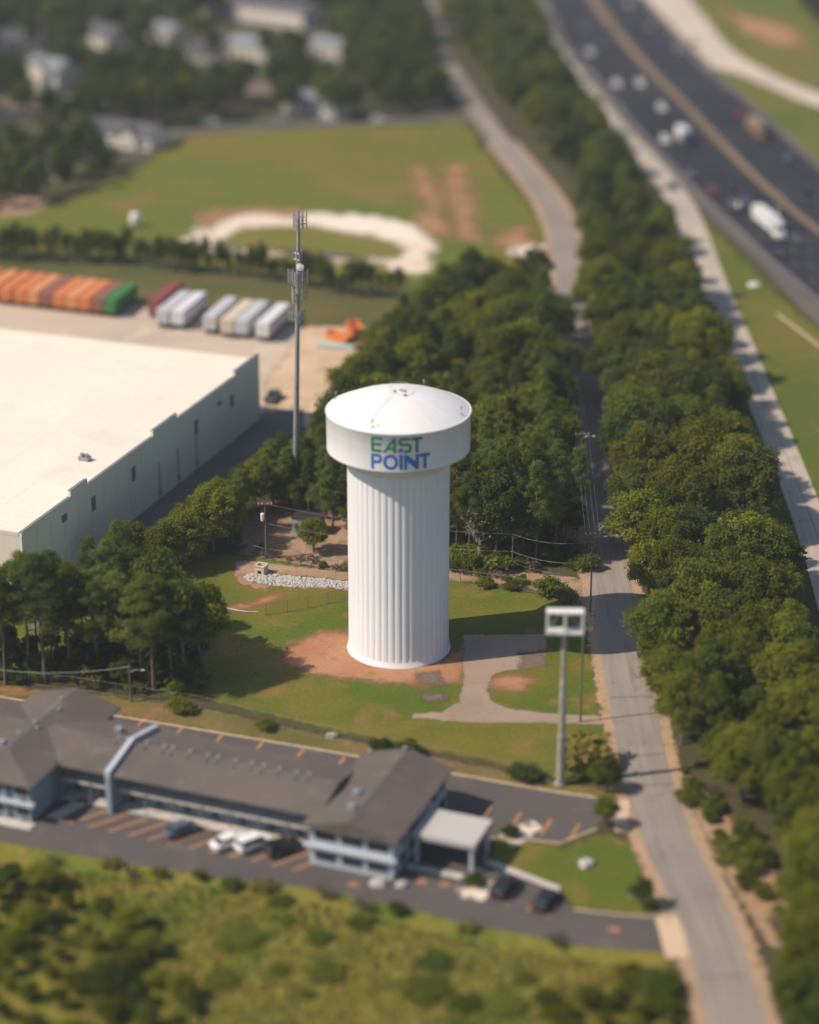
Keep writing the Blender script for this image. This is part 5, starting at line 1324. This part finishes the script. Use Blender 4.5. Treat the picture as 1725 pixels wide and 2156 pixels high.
def where(label, kd, h, hr, x, y, xs, ys):
    noun, place_ = label
    size = ('low', 'middling', 'tall')[min(2, int(3 * (h - hr[0]) / (hr[1] - hr[0] + 1e-6)))]
    sx = S(x, y, 0)[0]; mates = [S(a, y, 0)[0] for a in (min(xs), max(xs))]
    f = (y - min(ys)) / (max(ys) - min(ys)); g_ = (x - min(xs)) / (max(xs) - min(xs))
    return f"{size} {ADJ[kd]} {noun} at the {('near', 'middle', 'far')[min(2, int(f * 3))]} {('left', 'centre', 'right')[min(2, int(g_ * 3))]} of {place_}"
def scatter(poly, spacing, kinds, hr, name, label, cat, group, keep=(), seed=1, tries=4000, limit=999, avoid=(), far_spacing=None, wide=(.82, 1.22), ground_keep=()):
    rr = random.Random(seed); gp = GP(poly); xs = [p[0] for p in gp]; ys = [p[1] for p in gp]; mine = []
    for _ in range(tries):
        x, y = rr.uniform(min(xs), max(xs)), rr.uniform(min(ys), max(ys))
        if not in_poly(x, y, gp): continue
        sp = spacing if not far_spacing else spacing + (far_spacing - spacing) * min(1, max(0, (y - 330) / 350))
        if any((x - a) ** 2 + (y - b) ** 2 < sp * sp for a, b in mine): continue
        kd = rr.choices([k for k, _ in kinds], [w for _, w in kinds])[0]; h = rr.uniform(*hr(y) if callable(hr) else hr)
        w = h * .33
        if keep and not ok_view(x, y, h, w, keep): continue
        if any(math.hypot(x - a, y - b) < d for a, b, d in avoid): continue
        if any(in_poly(*S(x, y, 0), k) for k in ground_keep): continue
        mine.append((x, y)); hh = hr(y) if callable(hr) else hr; plant(kd, x, y, h, name, where(label, kd, h, hh, x, y, xs, ys) if isinstance(label, tuple) else label, cat, group, rr, rr.uniform(*wide))
        if len(mine) >= limit: break
    return len(mine)
cnts = {}
# strip between the road and the frontage road
strip_up = [(955, 70), (1005, 150), (1065, 240), (1115, 300), (1200, 400), (1232, 470), (1245, 600), (1262, 720), (1500, 720), (1440, 560), (1400, 450), (1330, 340), (1285, 280), (1215, 165), (1130, 20)]
cnts['r1'] = scatter(strip_up, 6.6, [('A', 3), ('D', 3), ('B', 1)], (10, 14), 'roadside_tree', ('tree', 'the belt below the highway'), 'tree', 'tree belt between road and highway', (KA, KB, KH), 1, 5000, far_spacing=8.2)
strip_mid = [(1262, 722), (1272, 800), (1292, 950), (1312, 1100), (1330, 1200), (1345, 1290), (1725, 1290), (1665, 1120), (1585, 900), (1500, 722)]
cnts['r2'] = scatter(strip_mid, 4.9, [('A', 5), ('D', 2), ('B', 2)], (9, 15.5), 'woodland_tree', ('tree', 'the belt right of the shaded road'), 'tree', 'tree belt right of the shaded road', (KA4, KB), 2, 5000)
strip_low = [(1352, 1292), (1378, 1380), (1402, 1500), (1450, 1600), (1540, 1690), (1660, 1800), (1700, 1900), (1680, 2000), (1660, 2100), (1690, 2400), (2050, 2400), (2000, 2000), (1900, 1700), (1830, 1450), (1780, 1292)]
cnts['r3'] = scatter(strip_low, 4.6, [('B', 5), ('A', 2)], (7, 12.5), 'sunny_tree', ('tree', 'the trees right of the sunlit road'), 'tree', 'trees right of the sunlit road', (KA, KB), 3, 5000)
# wood behind the tower
wood = [(960, 665), (1040, 650), (1150, 632), (1168, 720), (1182, 800), (1195, 950), (1212, 1060), (1226, 1165), (1100, 1185), (960, 1180), (850, 1150), (745, 1090), (735, 980), (720, 900), (760, 830), (830, 770), (880, 720)]
yardK = [(0, 690), (640, 690), (770, 690), (740, 760), (690, 830), (640, 900), (0, 900)]
cnts['w'] = scatter(wood, 4.9, [('A', 5), ('D', 1), ('P', 4), ('B', 2)], lambda y: (9.5, 15.5), 'wood_tree', ('tree', 'the wood behind the water tower'), 'tree', 'wood behind the water tower', (KA, yardK), 4, 6000)
# wood front edge: pines with bare stems
cnts['wr'] = scatter([(1110, 760), (1160, 760), (1172, 850), (1184, 950), (1196, 1060), (1206, 1130), (1170, 1130), (1150, 1060), (1138, 950), (1124, 850)], 3.4, [('P', 3), ('A', 1)], (13, 16.5), 'roadside_pine', ('tree', 'the row left of the shaded road'), 'tree', 'row left of the shaded road', (KA5,), 44, 1500, wide=(.65, .95))
cnts['wu'] = scatter([(955, 1165), (1100, 1175), (1232, 1165), (1236, 1200), (1100, 1203), (955, 1200)], 2.0, [('g', 3), ('s', 2), ('d', 1)], (1.4, 3.4), 'shrub', ('shrub', 'the undergrowth fronting the wood'), 'shrub', 'undergrowth of the wood', (), 45, 900, 60)
cnts['wp'] = scatter([(960, 1150), (1225, 1150), (1228, 1192), (960, 1196)], 3.0, [('P', 5), ('A', 1)], (13, 17.5), 'pine_tree', ('slender tree', 'the front row of the wood'), 'tree', 'front row of the wood', (KA,), 5, 600)
# pine grove left
whK = [(-200, 700), (545, 700), (640, 720), (640, 900), (560, 935), (480, 1000), (330, 1115), (310, 1085), (225, 1095), (170, 1145), (60, 1155), (-200, 1150)]
grove = [(-120, 1330), (60, 1300), (330, 1250), (400, 1300), (425, 1380), (415, 1440), (300, 1440), (150, 1428), (-120, 1415)]
rg = random.Random(77); seen = {}
for x, y, h, kd, wd in ((-30, 1420, 17, 'P', 1.2), (12, 1442, 17.5, 'P', 1.15), (-8, 1400, 15, 'P', 1.0), (62, 1425, 18.5, 'P', 1.2), (95, 1438, 19, 'P', 1.3), (120, 1405, 17.5, 'P', 1.1), (78, 1385, 15.5, 'P', 1.0), (150, 1432, 17, 'P', 1.25), (178, 1400, 14, 'P', 1.0), (206, 1436, 15, 'P', 1.1), (232, 1385, 17.5, 'P', 1.2), (196, 1350, 16, 'P', 1.0), (255, 1420, 15.5, 'P', 1.3), (262, 1340, 17.5, 'P', 1.1), (288, 1372, 16, 'P', 1.2), (298, 1446, 15.5, 'P', 1.35), (325, 1458, 17, 'P', 1.5), (335, 1405, 16.5, 'A', .9), (362, 1448, 15.5, 'P', 1.5), (318, 1342, 14, 'p', 1.2), (358, 1372, 13, 'A', .85), (400, 1405, 12.5, 'P', 1.3), (140, 1360, 13, 'p', 1.0), (35, 1375, 14, 'P', .9)):
    base = f"{'tall' if h > 16.4 else 'middling' if h > 14 else 'low'} {'pine' if kd in 'Pp' else 'leafy tree'}"
    i = sum(1 for q_ in seen.values() if q_); seen[i] = 1
    lb = f"{base} in the left grove, {('back', 'middle', 'front')[0 if y < 1378 else 1 if y < 1415 else 2]} row, {ordn[min(11, int((x + 40) / 38))]} span from the left"
    plant(kd, *G(x, y), h, 'grove_pine' if kd in 'Pp' else 'grove_tree', lb, 'tree', 'grove at the left', rg, wd)
cnts['g2'] = scatter([(250, 1200), (330, 1130), (420, 1090), (520, 1070), (510, 1150), (430, 1165), (340, 1225)], 3.2, [('p', 3), ('B', 2)], (8, 12.5), 'young_tree', ('young tree', 'the clump along the service drive'), 'tree', 'young trees along the service drive', (whK,), 7, 1500, wide=(1.0, 1.4))
cnts['g3'] = scatter([(545, 1060), (600, 1015), (735, 995), (745, 1120), (700, 1112), (640, 1085), (560, 1092)], 2.7, [('p', 4), ('P', 2)], (8.5, 12.5), 'young_pine', ('pine', 'the pines round the cell tower'), 'tree', 'pines round the cell tower', (whK,), 8, 1500)
cnts['gu'] = scatter([(-120, 1428), (150, 1442), (420, 1465), (430, 1440), (150, 1415), (-120, 1405)], 2.2, [('g', 3), ('d', 2), ('s', 1)], (1.6, 3.2), 'shrub', ('shrub', 'the pine grove undergrowth'), 'shrub', 'undergrowth of the pine grove', (), 9, 1200, 70)
cnts['g4'] = scatter([(350, 1165), (440, 1095), (520, 1035), (575, 1000), (612, 1050), (560, 1090), (515, 1085), (430, 1160)], 3.4, [('B', 3), ('p', 2), ('A', 1)], (7, 10.5), 'loose_tree', ('loose tree', 'the row beside the service drive'), 'tree', 'loose trees between drive and mast', (whK,), 27, 1500)
cnts['bk'] = scatter([(1425, 1600), (1470, 1650), (1540, 1720), (1610, 1810), (1690, 1920), (1640, 1960), (1570, 1880), (1500, 1760), (1445, 1690)], 2.6, [('s', 2), ('g', 3), ('d', 2)], (1.0, 2.6), 'shrub', ('shrub', 'the dirt bank right of the road'), 'shrub', 'shrubs on the dirt bank', (), 28, 600, 34)
cnts['gv'] = scatter([(-120, 1380), (150, 1385), (410, 1400), (430, 1450), (300, 1455), (150, 1435), (-120, 1422)], 3.0, [('A', 2), ('D', 3)], (3.0, 6.0), 'understorey_tree', ('small tree', 'the pine grove undergrowth'), 'tree', 'small trees below the pines', (), 46, 900, 40, wide=(1.0, 1.4))
plant('B', *G(660, 1163), 5.6, 'round_tree', 'round bushy tree beside the compound dirt', 'tree', None, random.Random(4), 1.15)
plant('D', *G(385, 1440), 16, 'broadleaf_tree', 'dark broad tree at the right end of the pine grove', 'tree', None, random.Random(5), 1.0)
plant('A', *G(425, 1425), 14.5, 'broadleaf_tree', 'mid green tree overhanging the lawn at the grove end', 'tree', None, random.Random(6), .85)
plant('B', *G(735, 905), 9, 'broadleaf_tree', 'small tree in front of the sandy yard beside the mast', 'tree', None, random.Random(7), .6)
plant('X', *G(1605, 1500), 9.5, 'bare_tree', 'bare grey tree among the sunny trees', 'tree', None, random.Random(8))
plant('X', *G(1010, 1190), 10, 'bare_tree', 'pale forked tree at the wood front right of the tower', 'tree', None, random.Random(9))
plant('X', *G(1165, 1120), 9, 'bare_tree', 'bare twiggy tree in the clay gap by the road', 'tree', None, random.Random(10))
plant('X', *G(1100, 600 + 70), 9, 'bare_tree', 'brown bare tree at the far end of the wood', 'tree', None, random.Random(12), 1.4)
# row of small trees beyond the containers
cnts['h'] = scatter([(-100, 548), (252, 559), (396, 578), (540, 593), (608, 600), (660, 616), (830, 634), (850, 620), (700, 606), (608, 586), (540, 578), (396, 562), (252, 543), (-100, 530)], 2.5, [('n', 1)], (4.6, 8.8), 'row_tree', ('tree', 'the tree row beyond the containers'), 'tree', 'tree row beyond the containers', (), 13, 5000, 230, wide=(.6, 1.05))
# houses quarter
hs = [(o.location.x, o.location.y, 12.0) for o in bpy.data.objects if o.get('category') in ('house', 'building')]
hs += [(hs[0][0] + dx * .8, hs[0][1] - dx * .6, 12) for dx in (-18, 18)]
lb_ = GP([(420, 0), (660, 30)]); hK = [[(425, 0), (670, 15), (670, 62), (425, 40)]] + [[(S(a - 8, b, 0)[0], S(a, b, 0)[1]), (S(a + 8, b, 0)[0], S(a, b, 0)[1]), (S(a + 8, b, 0)[0], S(a, b, 5)[1]), (S(a - 8, b, 0)[0], S(a, b, 5)[1])] for a, b, _ in hs]
street = [(-80, 310), (150, 285), (400, 262), (1000, 236), (1000, 268), (400, 292), (150, 320), (-80, 350)]
cnts['q1'] = scatter([(-80, 0), (860, 0), (900, 90), (945, 190), (960, 236), (700, 250), (400, 265), (150, 285), (-80, 320)], 7.0, [('A', 1), ('D', 4)], (8, 13), 'garden_tree', ('tree', 'the gardens among the houses'), 'tree', 'trees among the houses', (KA, street, *hK), 14, 7000, 280, [(a, b, 10.5) for a, b, _ in hs])
cnts['q2'] = scatter([(730, 30), (870, 20), (905, 100), (950, 200), (960, 234), (780, 240), (740, 150)], 7.0, [('D', 3), ('A', 2)], (10, 13.5), 'wood_tree', ('tree', 'the dark wood by the road top'), 'tree', 'dark wood beside the road top', (KA, street), 15, 2000, 80)
cnts['q3'] = scatter([(-80, 330), (150, 320), (300, 315), (330, 335), (200, 400), (100, 430), (-80, 445)], 7.0, [('D', 2), ('A', 3)], (8, 11), 'garden_tree', ('tree', 'the trees left of the far field'), 'tree', 'trees left of the far field', (hK[3],), 16, 2000, 70, hs)
plant('B', *G(395, 235), 11, 'broadleaf_tree', 'bright yellow green tree among the dark street trees', 'tree', None, random.Random(3))
cnts['q4'] = scatter([(1670, -10), (1800, 0), (1800, 90), (1720, 70)], 8, [('D', 1)], (9, 12), 'verge_tree', ('tree', 'the top right corner trees'), 'tree', 'trees at the top right corner', (), 17, 400, 20)
# foreground scrub
cnts['f1'] = scatter([(-200, 1840), (60, 1850), (160, 1900), (300, 1960), (330, 2040), (420, 2110), (430, 2420), (-200, 2420)], 2.9, [('A', 2), ('B', 3)], (1.4, 3.2), 'scrub_tree', ('bushy tree', 'the thicket at the bottom left'), 'tree', 'thicket at the bottom left', (), 18, 3000, 130, wide=(1.3, 2.0))
scrub = [(-50, 1815), (300, 1850), (700, 1912), (1000, 1985), (1300, 2035), (1420, 2040), (1470, 2180), (1500, 2350), (300, 2350)]
cnts['f2'] = scatter(scrub, 3.8, [('s', 6), ('g', 2), ('d', 1)], (.4, .9), 'shrub', ('shrub', 'the wild grass below the motel'), 'shrub', 'shrubs in the wild grass', (), 19, 3000, 34, wide=(2.6, 4.6))
cnts['f3'] = scatter([(1150, 2090), (1400, 2060), (1440, 2300), (1150, 2300)], 2.2, [('B', 2), ('g', 2)], (1.3, 2.4), 'shrub', ('shrub', 'the bottom thicket beside the road'), 'shrub', 'shrubs beside the road bottom', (), 20, 800, 30, wide=(1.2, 1.7))
cnts['f4'] = scatter([(100, 1806), (420, 1850), (700, 1890), (1000, 1955), (1250, 2005), (1250, 2015), (1000, 1970), (700, 1906), (420, 1866), (100, 1821)], 3.0, [('d', 2), ('g', 1)], (1.0, 1.8), 'shrub', ('shrub', 'the grassy edge of the motel lot'), 'shrub', 'shrubs edging the motel lot', (), 21, 500, 12)
# shrubs here and there
for kd, x, y, h, lb in (('g', 1103, 1640, 2.4, 'dark green bush left of the tall sign foot'), ('g', 860, 1592, 2.2, 'upright bush on the bank above the motel end'), ('g', 800, 1580, 1.8, 'smaller bush on the bank above the motel end'), ('g', 382, 1500, 2.2, 'bright green bush at the foot of the dark grove tree'), ('g', 560, 1536, 1.6, 'low dark bush on the bank above the parking lines'), ('d', 1240, 1615, 4.2, 'brown twiggy bush between tall sign and road'), ('A', 1278, 1665, 4.2, 'dark bush beside the upper driveway'), ('B', 1255, 1650, 3.2, 'green bush right of the tall sign foot'), ('A', 1275, 1742, 4.0, 'round dark tree on the island by the upper driveway'), ('D', 1352, 1912, 4.0, 'dark tree on the island by the lower driveway'), ('s', 1022, 1236, 1.6, 'bush on the dirt track right of the tower'), ('s', 1075, 1240, 1.4, 'small bush behind the fence by the slim pole'), ('s', 1165, 1252, 2.6, 'tall bush at the lawn corner by the clay'), ('s', 1190, 1262, 2.0, 'bush nearest the road at the lawn corner'), ('g', 1075, 1760, 1.4, 'pale leafy planting before the canopy'), ('s', 1000, 1862, 1.4, 'planting at the canopy corner')):
    plant(kd, *G(x, y), h, 'bush', lb, 'bush', None, random.Random(int(x)), 1.2)
cnts['fe'] = scatter([(970, 1212), (1090, 1232), (1190, 1258), (1190, 1250), (1090, 1222), (970, 1205)], 1.6, [('s', 2), ('d', 1)], (.8, 1.5), 'shrub', ('weed clump', 'the fence right of the tower'), 'shrub', 'weeds along the fence', (), 22, 300, 24)
cnts['fl'] = scatter([(500, 1160), (560, 1176), (735, 1206), (735, 1198), (560, 1166), (500, 1150)], 1.7, [('s', 1), ('d', 2)], (.8, 1.5), 'shrub', ('weed clump', 'the fence left of the tower'), 'shrub', 'weeds along the left fence', (), 23, 300, 22)
# boulders on the islands
for x, y, s, lb in ((1235, 1822, 1.0, 'pale round boulder on the grass island'), (1345, 1885, 1.1, 'pale grey boulder by the lower driveway'), (798, 1862, .9, 'white boulder before the motel end wall'), (845, 1866, .7, 'smaller white boulder before the motel end wall'), (700, 1552, .8, 'pale boulder on the bank behind the motel')):
    o = obj('boulder', stone_me[int(x) % 6], None, (*G(x, y), .2), x); o.scale = (s * 1.2, s, s * .9); tag(o, lb, 'boulder')
for poly in ([(1060, 1755), (1120, 1732), (1130, 1742), (1085, 1778)], [(965, 1868), (1010, 1855), (1042, 1860), (1010, 1892), (985, 1890)]):
    patch('gravel_bed', GP(poly), 'walk2' if 'walk2' in M else 'sand', .03, .3, .25)
# tall grass of the scrub field, nobody could count it
g = np.random.default_rng(31); sp = GP(scrub); xs = [p[0] for p in sp]; ys = [p[1] for p in sp]
P = np.stack([g.uniform(min(xs), max(xs), 26000), g.uniform(min(ys), max(ys), 26000)], 1); P = P[inside(P[:, 0], P[:, 1], sp)][:16000]
n = len(P); a = g.uniform(0, 2 * PI, n); w = g.uniform(.06, .16, n); h = g.uniform(.25, .8, n); l = g.normal(size=(n, 2)) * .2
V = np.zeros((n, 3, 3)); V[:, 0, :2] = P + np.stack([np.cos(a), np.sin(a)], 1) * w[:, None]; V[:, 1, :2] = P - np.stack([np.cos(a), np.sin(a)], 1) * w[:, None]; V[:, 2, :2] = P + l; V[:, 2, 2] = h
me = bpy.data.meshes.new('wild_grass'); me.vertices.add(3 * n); me.vertices.foreach_set('co', V.astype('f').ravel()); me.loops.add(3 * n); me.loops.foreach_set('vertex_index', np.arange(3 * n, dtype='i')); me.polygons.add(n); me.polygons.foreach_set('loop_start', np.arange(0, 3 * n, 3, dtype='i'))
at = me.attributes.new('tint', 'FLOAT', 'FACE'); at.data.foreach_set('value', g.random(n).astype('f')); me.materials.append(M['straw']); me.update(); me.validate()
tag(obj('wild_grass', me), 'tall dry grass covering the scrub field below the motel', 'grass', kind='stuff')
print('TREES', cnts)

# ================================================================== THE AIR
q = MB(); q.span(-3100, 3100, -1000, 5100, -1.5, 146)
hz = bpy.data.materials.new('thin summer haze'); hz.use_nodes = True; hn = hz.node_tree.nodes
for nd in list(hn):
    if nd.type == 'BSDF_PRINCIPLED': hn.remove(nd)
pv = hn.new('ShaderNodeVolumePrincipled'); pv.inputs['Color'].default_value = (.86, .92, 1.0, 1); pv.inputs['Density'].default_value = .00013; pv.inputs['Anisotropy'].default_value = .2
hz.node_tree.links.new(pv.outputs[0], hn['Material Output'].inputs['Volume'])
tag(q.build('haze', hz), 'thin pale summer haze over the whole place', 'haze', kind='stuff')
